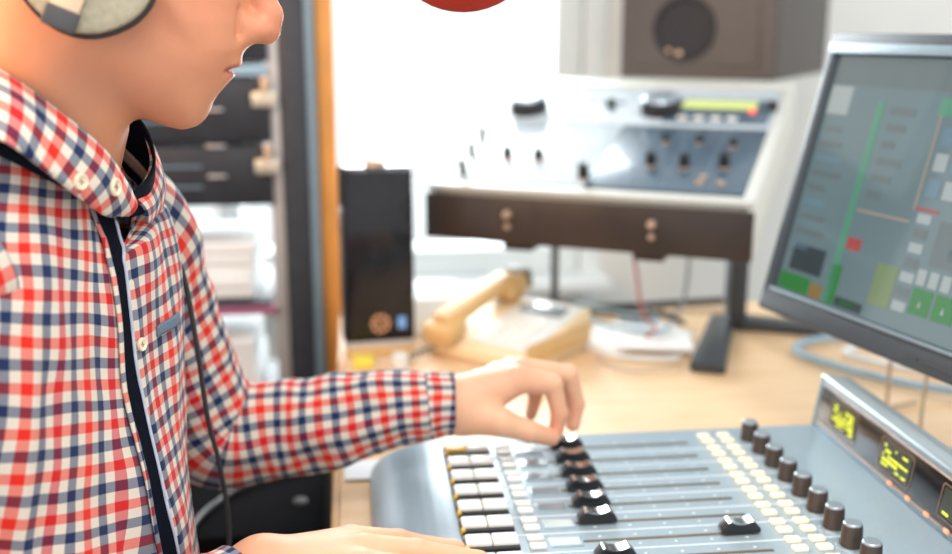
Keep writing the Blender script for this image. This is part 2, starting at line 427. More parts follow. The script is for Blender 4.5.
# ------------------------------------------------------------------ monitor
ML = Vector((.471, 1.162, .912)); tl = .247
ex = Vector((.24, -.97, 0)).normalized(); up = Vector((.97*math.sin(tl), .24*math.sin(tl), math.cos(tl))); nz = ex.cross(up)
mon = thing('computer_monitor', 'grey flat computer monitor tilted back, showing a playout screen with green buttons', 'monitor', (.70, .98, DZ))
MM = Matrix.Translation((-.70, -.98, -DZ)) @ frame(ML, ex, up.normalized(), nz)
MW, MH = .415, .327
b = MB()
b.box((MW/2, .012, -.018), (MW, .026, .036), .004, MM).box((MW/2, MH-.0125, -.018), (MW, .025, .036), .004, MM)
b.box((.0085, MH/2, -.018), (.017, MH, .0355), .004, MM).box((MW-.0085, MH/2, -.018), (.017, MH, .0355), .004, MM)
b.build('bezel', 'monitor_frame', mon)
MB().box((MW/2, .0265, .0010), (MW-.03, .0040, .003), .001, MM).box((.0025, MH/2, -.010), (.005, MH-.004, .014), .0015, MM).box((MW/2, MH-.018, .0008), (MW-.006, .011, .003), .001, MM).build('bezel_highlight', 'monitor_lip_highlight', mon)  # paler lip strips, the frame's reflection painted into their colour
MB().box((MW/2, MH/2, -.030), (MW-.012, MH-.012, .028), .008, MM).build('back_shell', 'black_soft', mon)
t = MB(); t.box((.285, .0105, .0006), (.045, .0035, .0014), 0, MM).box((.25, .0105, .0004), (.014, .0050, .001), 0, MM); t.build('button_row', 'stand_dark', mon)
S = MB()
S.box((MW/2, (.029+.302)/2, -.0090), (MW-.034, .274, .006), 0, MM)
def q(x0, y0, x1, y1, mi, sk=0):
    v = [(x0, y0), (x1, y0), (x1+sk, y1), (x0+sk, y1)]
    S.prism(v, -.0062, -.0054, MM, mi)
MI = ['screen_base', 'screen_green', 'screen_lime', 'screen_yellow', 'screen_red', 'screen_pale', 'screen_mid', 'screen_dark', 'screen_mint', 'screen_cream', 'screen_blue']
q(.020, .270, .396, .301, 6); q(.020, .236, .055, .268, 5)
q(.099, .031, .109, .255, 8); q(.020, .031, .072, .050, 1); q(.074, .031, .094, .047, 3); q(.100, .031, .116, .075, 1)
q(.112, .094, .133, .107, 4); q(.165, .046, .195, .090, 2); q(.118, .032, .160, .042, 7); q(.124, .035, .150, .039, 1)
q(.221, .050, .247, .076, 1); q(.251, .050, .278, .076, 1); q(.282, .050, .308, .076, 1); q(.312, .050, .338, .076, 1)
for x in (.221, .237, .253, .269, .285, .301): q(x, .079, x+.011, .095, 5)
q(.186, .246, .214, .264, 8); q(.1905, .150, .1925, .246, 9); q(.113, .136, .190, .1385, 9); q(.193, .1505, .224, .1535, 4)
for k in range(7): q(.199, .048+.015*k, .217, .058+.015*k, 6 if k % 2 else 5)
for k in range(6): q(.120, .152+.018*k, .120+.02+.008*(k % 3), .160+.018*k, 6)
for k in range(9): q(.024, .080+.017*k, .024+.03+.018*((k*7) % 4)/3, .086+.017*k, 6 if k % 3 else 10)
for k in range(10): q(.200+.022*(k % 4), .165+.026*(k//4), .216+.022*(k % 4), .183+.026*(k//4), (10, 5, 6, 10, 5)[k % 5])
q(.030, .055, .085, .085, 7); q(.230, .100, .392, .145, 6); q(.25, .108, .38, .120, 10); q(.300, .160, .390, .240, 7); q(.225, .255, .39, .266, 10)
for k in range(6): q(.31, .165+.012*k, .38-.01*(k % 3), .171+.012*k, 1 if k % 2 else 5)
for x, y in ((.232, .058), (.262, .058)): S.prism([(x, y), (x+.004, y), (x+.002, y+.007)], -.0053, -.0050, MM, 5)
S.build('screen', MI, mon)
neck = MB().box((.035, -.03, .145), (.045, .07, .26), .006); neck.tube([(.03, -.03, .26), (-.02, -.02, .30)], .022, sub=4)
neck.build('stand_neck', 'stand_dark', mon)
MB().lathe([(0, .0005), (.085, .0005), (.085, .008), (.06, .016), (0, .018)], 40, Matrix.Translation((.04, -.03, 0))).build('stand_base', 'stand_dark', mon)

# ------------------------------------------------------------------ control unit on its stand
PA = .498
pw = Vector((math.cos(PA), -math.sin(PA), 0)); pbh = Vector((math.sin(PA), math.cos(PA), 0))
PRc = Vector((.536, 1.350, .997)); PLc = PRc-pw*.485
pb = (pbh*.481+Vector((0, 0, .139))).normalized(); pn = pw.cross(pb)
LEN = .5007
uo = Vector((PLc.x, PLc.y, .92))
unit = thing('audio_control_unit', 'sloping control unit with dark wooden front and silver-edged top on the desk stand', 'audio control unit', uo)
UM = Matrix.Translation(-uo) @ frame(PLc, pw, pb, pn)         # x right, y up the slope, z out of the panel
FM = Matrix.Translation(-uo) @ frame(PLc, pw, (0, 0, 1), pw.cross(Vector((0, 0, 1))))   # x right, y up, z out of the front
side = [(0, 0), (.481, .139), (.481, .060), (0, -.074)]
SM = Matrix.Translation(-uo) @ frame(PLc, pbh, (0, 0, 1), pw)       # x back, y up, z right
MB().prism([(.006, -.003), (.478, .134), (.478, .062), (.006, -.071)], .008, .477, SM).build('housing', 'player_silver', unit)
for z0, z1 in ((0, .009), (.476, .485)): MB().prism(side, z0, z1, SM, bev=.0015).build('side_panel', 'player_silver', unit)
fp = MB().box((.2425, -.040, .004), (.486, .068, .012), .0015, FM).build('front_panel', 'player_wood', unit)
for x in (.133, .3475):
    kk = MB().lathe([(0, 0), (.0066, 0), (.0062, .008), (.005, .010), (0, .0105)], 20, FM @ Matrix.Translation((x, -.030, .010))); kk.build('jack_knob', 'brass', fp)
    MB().lathe([(0, 0), (.0045, 0), (.0045, .004), (0, .0045)], 16, FM @ Matrix.Translation((x, -.048, .010))).build('jack_pin', 'brass', fp)
for x in (.143, .340): MB().box((x, -.080, -.030), (.045, .014, .05), .002, FM).build('foot', 'player_wood', unit)
fr = MB()
fr.box((.2425, .009, .002), (.485, .018, .010), .002, UM).box((.2425, LEN-.020, .002), (.485, .040, .010), .002, UM)
fr.box((.476, LEN/2, .002), (.018, LEN-.01, .0098), .002, UM).box((.009, LEN/2, .002), (.018, LEN-.01, .0098), .002, UM)
fr.build('top_frame', 'player_silver', unit)
MB().box((.352, .150, .003), (.228, .245, .006), .001, UM).build('dark_panel', 'player_panel', unit)
MB().box((.128, .150, .003), (.218, .245, .006), .001, UM).build('left_panel', 'player_pale', unit)
MB().box((.2425, .365, .003), (.446, .175, .006), .001, UM).build('deck_panel', 'player_pale', unit)
sep = MB()
for x in (.296, .350, .404): sep.box((x, .150, .0064), (.0014, .235, .001), 0, UM)
sep.build('panel_line', 'rack_bluegrey', unit)
MB().box((.378, .345, .005), (.168, .110, .006), .001, UM).build('display_surround', 'player_panel', unit)
l = MB().box((.375, .372, .007), (.122, .034, .006), .001, UM).build('lcd', 'lcd_green', unit)
MB().lathe([(0, 0), (.0055, 0), (.005, .003), (0, .005)], 16, UM @ Matrix.Translation((.432, .343, .008))).build('red_light', 'led_red', unit)
for x in (.325, .352, .379, .405): MB().box((x, .306, .008), (.017, .011, .007), .002, UM).build('deck_button', 'button_white', unit)
for x, y in ((.045, .325), (.275, .338)):
    j = MB().lathe([(0, 0), (.034, 0), (.034, .018), (.031, .024), (0, .024)], 40, UM @ Matrix.Translation((x+.008, y, .006))).build('jog_wheel', 'black_plastic', unit)
    MB().lathe([(0, .0235), (.030, .0235), (.026, .0285), (0, .0295)], 40, UM @ Matrix.Translation((x+.008, y, .006))).build('wheel_top', 'knob_cap', j)
def uknob(x, y, r=.0085, hh=.022, m='black_plastic', base='brass'):
    k = MB().lathe([(0, .004), (r, .004), (r*.9, hh), (0, hh)], 20, UM @ Matrix.Translation((x, y, .006))).build('panel_knob', m, unit)
    MB().lathe([(0, 0), (r*.95, 0), (r*.85, .005), (0, .005)], 20, UM @ Matrix.Translation((x, y, .006))).build('knob_base', base, k)
for x, y in ((.090, .112), (.142, .110), (.318, .110), (.368, .108), (.425, .115)): uknob(x, y)
uknob(.231, .050, .0085, .026)
for x, y in ((.320, .205), (.372, .205), (.425, .195)): uknob(x, y, .006, .014)
for x, y in ((.042, .043), (.032, .110), (.025, .175)): MB().box((x, y, .017), (.008, .013, .028), .002, UM).build('toggle_switch', 'black_plastic', unit)
for x, y in ((.194, .352), (.462, .360)): MB().lathe([(0, 0), (.008, 0), (.007, .015), (0, .016)], 16, UM @ Matrix.Translation((x, y, .006))).build('deck_knob', 'black_plastic', unit)
for x, y in ((.40, .055), (.43, .055), (.402, .075)): MB().lathe([(0, 0), (.006, 0), (.006, .004), (0, .005)], 14, UM @ Matrix.Translation((x, y, .006))).build('panel_socket', 'brass', unit)
pm = MB()
for k in range(5): pm.box((.10+.026*k, .375, .007), (.018, .009, .003), .001, UM)
for k in range(4): pm.box((.12+.026*k, .335, .007), (.014, .007, .003), .001, UM)
pm.build('transport_button', 'rack_bluegrey', unit)

st = thing('equipment_stand', 'dark upright stand with flat feet on the desk holding the control unit', 'stand', (.612, 1.60, DZ))
MB().box((0, 0, .1165), (.030, .030, .225), .003).build('pole', 'stand_dark', st)
MB().prism([(-.03, .03), (.012, .03), (-.098, -.235), (-.145, -.215)], .0005, .016, bev=.003).build('foot', 'stand_dark', st)
MB().prism([(-.02, .03), (.02, .035), (.14, -.035), (.125, -.075), (.0, -.02)], .0005, .015, bev=.003).build('foot', 'stand_dark', st)
MB().tube([(-.275, .13, .004), (-.278, .12, .226)], .0065, sub=3).build('support_rod', 'stand_dark', st)
MB().box((-.275, .13, .003), (.05, .05, .005), .001).build('rod_base', 'stand_dark', st)

# ------------------------------------------------------------------ loudspeaker on a wall shelf
ph = .62
so = Vector((.78, 1.90, 1.137))
spk = thing('loudspeaker', 'brown-grey studio loudspeaker with round dark port above the control unit', 'loudspeaker', so)
sx = Vector((math.cos(ph), -math.sin(ph), 0)); sy = Vector((math.sin(ph), math.cos(ph), 0))
SB = frame((0, 0, 0), sx, sy, (0, 0, 1))        # origin at right front corner; x right, y back
MB().box((-.155, .225, .22), (.31, .45, .44), .006, SB).build('cabinet', 'speaker_side', spk)
ft = MB(); FF = SB @ frame((-.155, 0, .22), (1, 0, 0), (0, 0, 1), (0, -1, 0))
ft.box((0, 0, .004), (.300, .430, .012), .004, FF); ft.build('front_baffle', 'speaker_brown', spk)
MB().prism([(-.125, -.195), (.125, -.195), (.105, .195), (-.105, .195)], .0, .016, FF, bev=.004).build('baffle_panel', 'speaker_brown', spk)
MB().lathe([(.062, .012), (.060, .0195), (.052, .0200), (.049, .0165), (0, .0163)], 40, FF @ Matrix.Translation((-.02, -.125, .002))).build('bass_port', 'speaker_black', spk)
for x, y in ((-.050, -.168), (-.028, -.172)): MB().lathe([(0, 0), (.007, 0), (.006, .004), (0, .006)], 14, FF @ Matrix.Translation((x, y, .016))).build('level_screw', 'brass', spk)
MB().lathe([(.088, .016), (.085, .026), (.075, .022), (.05, .008), (.03, .004), (0, .012)], 44, FF @ Matrix.Translation((0, .03, 0))).build('woofer', 'speaker_black', spk)
MB().lathe([(.04, .016), (.038, .022), (.02, .014), (0, .020)], 32, FF @ Matrix.Translation((0, .155, 0))).build('tweeter', 'speaker_black', spk)
MB().tube([(.16, .40, .22), (.20, .60, .22), (.20, .775, .22)], .018, sub=4).box((.20, .788, .22), (.12, .018, .16), .003).build('wall_bracket', 'stand_dark', spk)

# ------------------------------------------------------------------ equipment rack with units
rk = thing('equipment_rack', 'dark open equipment rack behind the man, with dark uprights', 'rack', (-.35, 1.80, 0))
for x in (-.285, .2520): MB().box((x, .0, .95), (.045, .05, 1.90), .003).build('upright', 'rack_dark', rk)
for x in (-.3145, .2815): MB().box((x, .02, .95), (.0140, .10, 1.90), .002).build('side_strip', 'rack_bluegrey', rk)
for x in (-.285, .2520): MB().box((x, .55, .95), (.045, .05, 1.90), .003).build('rear_upright', 'rack_dark', rk)
for x in (-.285, .2520):
    MB().box((x, .27, .03), (.045, .49, .06), .003).build('side_rail', 'rack_dark', rk); MB().box((x, .27, 1.87), (.045, .49, .06), .003).build('side_rail', 'rack_dark', rk)
for y in (0, .55): MB().box((-.014, y, .03), (.488, .045, .058), .003).build('cross_rail', 'rack_dark', rk)
rl = MB().box((.2185, -.012, .95), (.022, .012, 1.84), .001).build('mounting_rail', 'silver', rk)
MB().box((-.252, -.012, .95), (.022, .012, 1.84), .001).build('mounting_rail', 'silver', rk)
def rack_unit(z0, z1, label, nlines):
    u = thing('rack_unit', label, 'rack equipment', (-.366, 1.78, z0), 0, 'equipment in the rack')
    H = z1-z0
    MB().box((0, .15, H/2), (.435, .28, H-.006), .002).build('case', 'rack_dark', u)
    p = MB().box((0, -.006, H/2), (.46, .014, H-.004), .002).build('front_plate', 'rack_panel', u)
    v = MB()
    for k in range(nlines): v.box((.06+.0*k, -.0145, H*(k+1)/(nlines+1)), (.11, .003, .0035), 0)
    v.build('vent_line', 'rack_bluegrey', p)
    for z in ((H*.5,) if H < .1 else (H*.22, H*.78)):
        MB().box((.140, -.015, z-.028), (.030, .006, .004), .001).build('silver_label', 'silver', p)
    for z in (H-.035,):
        e = MB().box((.222, -.016, z), (.040, .010, .024), .002).build('mounting_ear', 'rack_ear', u)
        for dz in (.017, .029): MB().lathe([(0, 0), (.0075, 0), (.007, .004), (0, .006)], 14, frame((.224, -.018, z+dz), (1, 0, 0), (0, 0, 1), (0, -1, 0))).build('mounting_screw', 'brass', u)
rack_unit(.943, 1.045, 'lowest black unit of the equipment rack, above the bright open gap', 2)
rack_unit(1.049, 1.155, 'black rack unit just under the thin pale blue unit, behind the chin', 2)
bu = thing('rack_unit', 'thin pale blue strip unit in the rack, level with the mouth', 'rack equipment', (-.366, 1.78, 1.159), 0, 'equipment in the rack')
MB().box((0, .10, .008), (.435, .19, .015), .001).build('case', 'rack_dark', bu); MB().box((0, -.006, .008), (.455, .014, .016), .001).build('front_plate', 'cable_blue', bu)
rack_unit(1.179, 1.32, 'tall black rack unit above the pale blue strip, behind the nose', 3)
shf = thing('rack_shelf', 'thin dark shelf with a pink front edge low in the rack', 'rack shelf', (-.366, 1.78, .765), 0)
MB().box((0, .14, .006), (.435, .27, .010), .001).build('shelf_plate', 'rack_dark', shf); MB().box((0, -.004, -.004), (.455, .010, .014), .001).build('front_edge', 'rack_pink', shf)
for z in (.55, .61, .67, .72):
    pass
for z, lab in ((.60, 'low stack of white paper in the lower rack gap'),):
    lo = thing('rack_shelf', 'lowest dark shelf of the rack under the paper stack', 'rack shelf', (-.366, 1.78, .57), 0)
    MB().box((0, .14, .006), (.435, .27, .012), .001).build('shelf_plate', 'rack_dark', lo)
    pst = MB()
    for k in range(6): pst.box((random.uniform(-.005, .005), .13+random.uniform(-.005, .005), .0125+.02*k+.0095), (.30, .21, .019), .002)
    o = pst.build('paper_stack', 'paper'); o.location = (-.33, 1.78, .57); tag(o, lab, 'paper')
    pst = MB()
    for k in range(5): pst.box((random.uniform(-.005, .005), .13+random.uniform(-.005, .005), .0115+.02*k+.0095), (.30, .21, .019), .002)
    o = pst.build('paper_stack', 'paper'); o.location = (-.33, 1.78, .765); tag(o, 'upper stack of white paper in the rack above the pink-edged shelf', 'paper')
post = MB().box((0, 0, .95), (.0315, .05, 1.90), .003).build('wooden_post', 'orange_wood'); post.location = (-.0450, 1.815, 0)
tag(post, 'narrow upright orange wooden post beside the rack', 'post')

# ------------------------------------------------------------------ black upright device on the desk
dv = thing('media_device', 'tall glossy black upright device on a silver foot, near the orange post', 'electronic device', (.029, 1.53, DZ), .12)
MB().box((0, 0, .153), (.106, .042, .262), .006, seg=3).build('body', 'gloss_black', dv)
fpn = MB().box((.002, -.0225, .155), (.098, .004, .250), .0015).build('front_glass', 'gloss_black', dv)
ic = MB()
for k in range(10):
    a = 2*PI*k/10; ic.box((.0+.012*math.cos(a), -.0248, .052+.012*math.sin(a)), (.005, .001, .005), .0)
ic.box((0, -.0248, .052), (.012, .001, .004)); ic.build('amber_icon', 'icon_amber', fpn)
MB().box((.032, -.0248, .052), (.012, .001, .018)).build('blue_icon', 'icon_blue', fpn)
MB().box((0, 0, .0185), (.104, .044, .010), .002).build('silver_base', 'silver', dv)
MB().box((0, .002, .0072), (.095, .055, .0134), .002).build('foot', 'phone_beige', dv)
MB().lathe([(0, 0), (.016, 0), (.015, .008), (.006, .012), (0, .012)], 20, Matrix.Translation((0, 0, .284))).build('top_knob', 'brass', dv)

# ------------------------------------------------------------------ telephone
tp = thing('desk_phone', 'beige corded desk phone with its handset on the cradle', 'telephone', (.226, 1.518, DZ), -.78)
TW = frame((0, 0, 0), (1, 0, 0), (0, 1, 0), (0, 0, 1))
pr = [(-.085, .0005), (.085, .0005), (.085, .030), (-.085, .030)]
wm = frame((-.09, 0, 0), (0, 1, 0), (0, 0, 1), (1, 0, 0))
MB().prism([(-.085, .0005), (.090, .0005), (.090, .062), (-.085, .022)], 0, .180, wm, bev=.004).build('base', 'phone_cream', tp)
MB().box((0.092, .002, .028), (.004, .168, .030), .001).build('side_trim', 'phone_beige', tp)
slope = math.atan2(.040, .175)
KM = frame((-.09, -.085, .022), (1, 0, 0), (0, math.cos(slope), math.sin(slope)), (0, -math.sin(slope), math.cos(slope)))
MB().box((.120, .095, .0015), (.105, .150, .004), .001, KM).build('face_plate', 'phone_pale', tp)
for r in range(4):
    for c in range(3): MB().box((.098+.022*c, .040+.020*r, .0055), (.015, .012, .005), .0015, KM).build('key', 'button_white', tp)
MB().box((.120, .140, .005), (.075, .028, .004), .001, KM).build('display', 'display_grey', tp)
hs = MB()
HM = KM @ Matrix.Translation((.032, .088, .022))
hs.box((0, 0, .010), (.040, .175, .022), .008, HM, 0, 3).box((0, .080, -.004), (.052, .052, .030), .008, HM, 0, 3).box((0, -.080, -.004), (.052, .052, .030), .008, HM, 0, 3)
ho = hs.build('handset', 'phone_beige', tp)
MB().lathe([(.018, -.002), (.017, .002), (0, .001)], 20, HM @ Matrix.Translation((0, .08, -.020))).build('earpiece', 'phone_dark', ho)
MB().box((.0, .112, .0), (.05, .012, .03), .004, HM).build('handset_end', 'phone_dark', ho)
cp = [(-.075+.0035*math.cos(k*1.3), -.09-.0022*k, .010+.0035*math.sin(k*1.3)) for k in range(28)]
MB().tube(cp, .002, 6, sub=2).build('coiled_cord', 'phone_dark', tp)

# ------------------------------------------------------------------ microphone with red foam on a boom arm
mc = thing('microphone', 'broadcast microphone in a bright red foam windscreen hanging from a boom arm', 'microphone', (.084, .79, 1.2925))
foam = MB(); foam.sphere((0, 0, 0), (.054, .048, .047), 40, Matrix.Rotation(-.16, 4, 'Y')); foam.build('foam_windscreen', 'red_foam', mc)
MB().lathe([(0, .03), (.022, .03), (.024, .05), (.024, .15), (.018, .165), (0, .165)], 24).build('microphone_body', 'stand_dark', mc)
MB().lathe([(.032, .085), (.034, .09), (.034, .105), (.032, .11), (.029, .105), (.029, .09), (.032, .085)], 24).build('shock_mount', 'black_soft', mc)
ba = thing('boom_arm', 'black microphone boom arm clamped to the right of the desk', 'boom arm', (1.0, 1.25, DZ))
MB().box((0, 0, .018), (.07, .07, .034), .004).build('clamp', 'stand_dark', ba)
MB().tube([(0, 0, .03), (0, 0, .95)], .012, sub=3).build('post', 'stand_dark', ba)
MB().tube([(0, 0, .95), (-.916, -.46, .79)], .010, sub=3).build('arm', 'stand_dark', ba)
MB().tube([(-.916, -.46, .79), (-.916, -.46, .7040)], .012, sub=3).build('joint', 'stand_dark', ba)

# ------------------------------------------------------------------ cables and papers on the desk
def cable(name, pts, r, m, label, group=None, z=DZ):
    P = [(x, y, z+r+dz) for x, y, dz in pts]
    o = MB().tube(P, r, 8, sub=8).build(name, m)
    return tag(o, label, 'cable', group)
cable('cable', [(.50, 1.70, .002), (.43, 1.69, .002), (.36, 1.685, .002), (.31, 1.70, .002), (.26, 1.69, .002)], .004, 'cable_white', 'white cable looping on the desk right of the phone')
cable('cable', [(.80, 1.20, .01), (.74, 1.28, .002), (.68, 1.36, .002), (.65, 1.44, .002), (.70, 1.49, .002), (.80, 1.50, .002)], .006, 'cable_blue', 'pale blue-grey cable running across the desk under the monitor')
cable('cable', [(.86, 1.22, .01), (.79, 1.33, .002), (.72, 1.42, .002), (.78, 1.46, .002), (.86, 1.44, .002)], .005, 'cable_white', 'white cable curving behind the monitor on the desk')
cable('cable', [(.350, 1.455, .002), (.358, 1.42, .002), (.39, 1.385, .002), (.45, 1.40, .002), (.47, 1.45, .002)], .0026, 'cable_tan', 'thin tan cable curving on the wood right of the phone')
cable('cable', [(.43, 1.60, .175), (.44, 1.585, .10), (.445, 1.56, .04), (.455, 1.52, .024), (.43, 1.48, .024)], .0026, 'cable_red', 'reddish cable hanging down from the control unit')
cable('cable', [(.545, 1.66, .19), (.55, 1.66, .09), (.54, 1.655, .02), (.52, 1.66, .004), (.49, 1.675, .004)], .0035, 'cable_grey', 'thin grey cable hanging beside the stand pole')
cable('cable', [(.37, 1.715, .002), (.46, 1.715, .002), (.55, 1.725, .002), (.64, 1.735, .002)], .007, 'stand_dark', 'dark cable lying along the rear edge of the desk')
cable('cable', [(.655, 1.165, .145), (.640, 1.150, .09), (.645, 1.16, .02), (.66, 1.20, .002), (.72, 1.22, .002)], .0025, 'cable_tan', 'left of two thin tan leads dropping from under the monitor')
cable('cable', [(.685, 1.125, .145), (.662, 1.105, .08), (.650, 1.085, .012), (.66, 1.062, .002), (.70, 1.075, .002)], .0022, 'cable_tan', 'right of two thin tan leads dropping from under the monitor')
cable('cable', [(.84, 1.38, .002), (.86, 1.30, .002), (.92, 1.20, .002), (.98, 1.12, .002)], .008, 'cable_white', 'thick white cable on the desk at the right behind the monitor')
cable('cable', [(.36, 1.68, .024), (.42, 1.62, .022), (.47, 1.58, .024), (.455, 1.545, .024), (.41, 1.565, .024)], .004, 'cable_blue', 'pale blue cable lying over the white papers')
cable('cable', [(.33, 1.655, .002), (.38, 1.67, .010), (.44, 1.655, .012), (.50, 1.64, .010), (.53, 1.61, .002)], .005, 'stand_dark', 'dark blue-grey cable lying behind the white papers')
more = [([(.36, 1.62), (.40, 1.55), (.46, 1.52), (.50, 1.57)], .003, 'cable_blue', .0185, 'thin pale blue cable curling on top of the white papers'),
        ([(.34, 1.58), (.39, 1.60), (.44, 1.56), (.49, 1.60)], .0028, 'stand_dark', .030, 'thin dark cable crossing the white papers'),
        ([(.470, 1.435), (.43, 1.435), (.38, 1.455), (.345, 1.50)], .004, 'cable_white', .001, 'white cable lying just in front of the white papers')]
for P, r, mt, dz, lab in more: cable('cable', [(x, y, dz) for x, y in P], r, mt, lab)
for i, (x, y, rz, lab) in enumerate(((.425, 1.565, .5, 'larger white paper sheet among the cables right of the phone'), (.445, 1.50, -.25, 'small white paper sheet left of the stand foot'))):
    o = MB().box((0, 0, .004), (.17-.05*i, .12-.04*i, .007), .001).build('paper_sheets', 'paper'); o.location = (x, y, DZ+.0005+.0078*i); o.rotation_euler = (0, 0, rz); tag(o, lab, 'paper')
o = MB().box((0, 0, .001), (.11, .05, .002)).build('paper_sheets', 'paper'); o.location = (.035, 1.092, DZ+.0005); tag(o, 'white paper peeking out under the left forearm', 'paper')
o = MB().box((0, 0, .03), (.10, .13, .06), .004).build('paper_box', 'paper'); o.location = (.115, 1.675, DZ+.0005); tag(o, 'white box on the desk between the black device and the phone', 'box')
o = MB().box((0, 0, .006), (.03, .03, .012), .001).build('sticky_notes', 'sticky_yellow'); o.location = (.005, 1.468, DZ+.0005); tag(o, 'small yellow note pad at the foot of the black device', 'note pad')
o = MB().lathe([(0, 0), (.012, 0), (.0125, .018), (.010, .020), (0, .020)], 20).build('bottle_cap', 'phone_pale'); o.location = (.058, 1.455, DZ+.0005); tag(o, 'small pale cap on the desk in front of the black device', 'cap')
cb = thing('floor_cabinet', 'black cabinet standing beside the desk edge, under the left forearm', 'cabinet', (-.29, 1.37, 0))
MB().box((0, 0, .335), (.48, .46, .65), .006).build('carcass', 'cabinet_black', cb)
MB().box((0, -.236, .335), (.46, .012, .60), .003).build('door', 'cabinet_black', cb)
MB().lathe([(0, 0), (.009, 0), (.008, .004), (0, .005)], 18, Matrix.Translation((.212, -.148, .660))).build('lid_knob', 'clip_dark', cb)
for x, y in ((-.2, -.19), (.2, -.19), (-.2, .19), (.2, .19)): MB().box((x, y, .006), (.04, .04, .011)).build('foot', 'black_soft', cb)
cable('cable', [(-.20, 1.145, .002), (-.195, 1.18, .002), (-.178, 1.222, .002), (-.15, 1.268, .002), (-.105, 1.30, .002), (-.07, 1.32, .002)], .0035, 'clip_dark', 'dark grey cable curving over the black cabinet under the forearm', z=.661)
# ------------------------------------------------------------------ the man: local frame in millimetres, origin at the ear, X towards the console, Y away, Z up
HO = Vector((-.183, .795, 0)); HZ = 1.267
man = thing('person', 'man in a red, navy and white checked shirt, one hand on a console fader', 'person', HO, math.radians(10.7))
A = np.array
def mm(P):
    P = np.asarray(P, float)/1000.; P = P.copy(); P[..., 2] += HZ
    return P
def smin(a, b, k):
    hh = np.clip(.5+.5*(b-a)/k, 0, 1); return b+(a-b)*hh-k*hh*(1-hh)
def smax(a, b, k): return -smin(-a, -b, k)
def ell(P, c, r, R=None):
    q = P-A(c, float)
    if R is not None: q = q@R
    r = A(r, float); k0 = np.linalg.norm(q/r, axis=-1); k1 = np.linalg.norm(q/(r*r), axis=-1)+1e-9
    return k0*(k0-1)/k1
def cone(P, a, b, ra, rb):
    a = A(a, float); b = A(b, float); d = b-a
    t = np.clip(((P-a)@d)/(d@d), 0, 1)
    return np.linalg.norm(P-a-t[..., None]*d, axis=-1)-(ra+(rb-ra)*t)
def poly(X, Z, pts):
    """signed distance to a polygon"""
    pts = A(pts, float); n = len(pts); d = np.full(X.shape, 1e9); s = np.ones(X.shape)
    for i in range(n):
        a, b = pts[i], pts[i-1]
        ex_, ez = b[0]-a[0], b[1]-a[1]; wx, wz = X-a[0], Z-a[1]
        t = np.clip((wx*ex_+wz*ez)/(ex_*ex_+ez*ez), 0, 1)
        d = np.minimum(d, (wx-ex_*t)**2+(wz-ez*t)**2)
        c1 = Z >= a[1]; c2 = Z < b[1]; c3 = ex_*wz > ez*wx
        s = np.where((c1 & c2 & c3) | (~c1 & ~c2 & ~c3), -s, s)
    return s*np.sqrt(d)
hf, hu = A([.95, 0, -.31]), A([.31, 0, .95])
def H(f_, y, u_): return f_*hf+u_*hu+A([0, y, 0])
HR = np.stack([hf, A([0, 1, 0]), hu], 1)         # columns: head axes
FACE = [(115, 36), (117, 74), (80, 128), (-60, 160), (-160, 120), (-140, -110), (-20, -112), (14, -95), (33, -97), (47, -103.5), (60, -106), (70, -103), (76, -98), (79, -92), (81, -86), (85, -80.5), (92, -74),
        (95, -70), (97, -66.5), (96, -64.2), (94.5, -63), (98, -62), (103, -60.5), (103.5, -57), (105, -51), (109, -43), (109, -28), (107, -8), (108, 14)]
FACE2 = [(115, 36), (117, 74), (80, 128), (-60, 160), (-160, 120), (-140, -110), (-20, -112), (14, -95), (33, -97), (47, -103.5), (60, -106), (70, -103), (77, -96), (82, -86), (90, -72), (98, -60), (104, -48), (107, -28), (107, -8), (108, 14)]
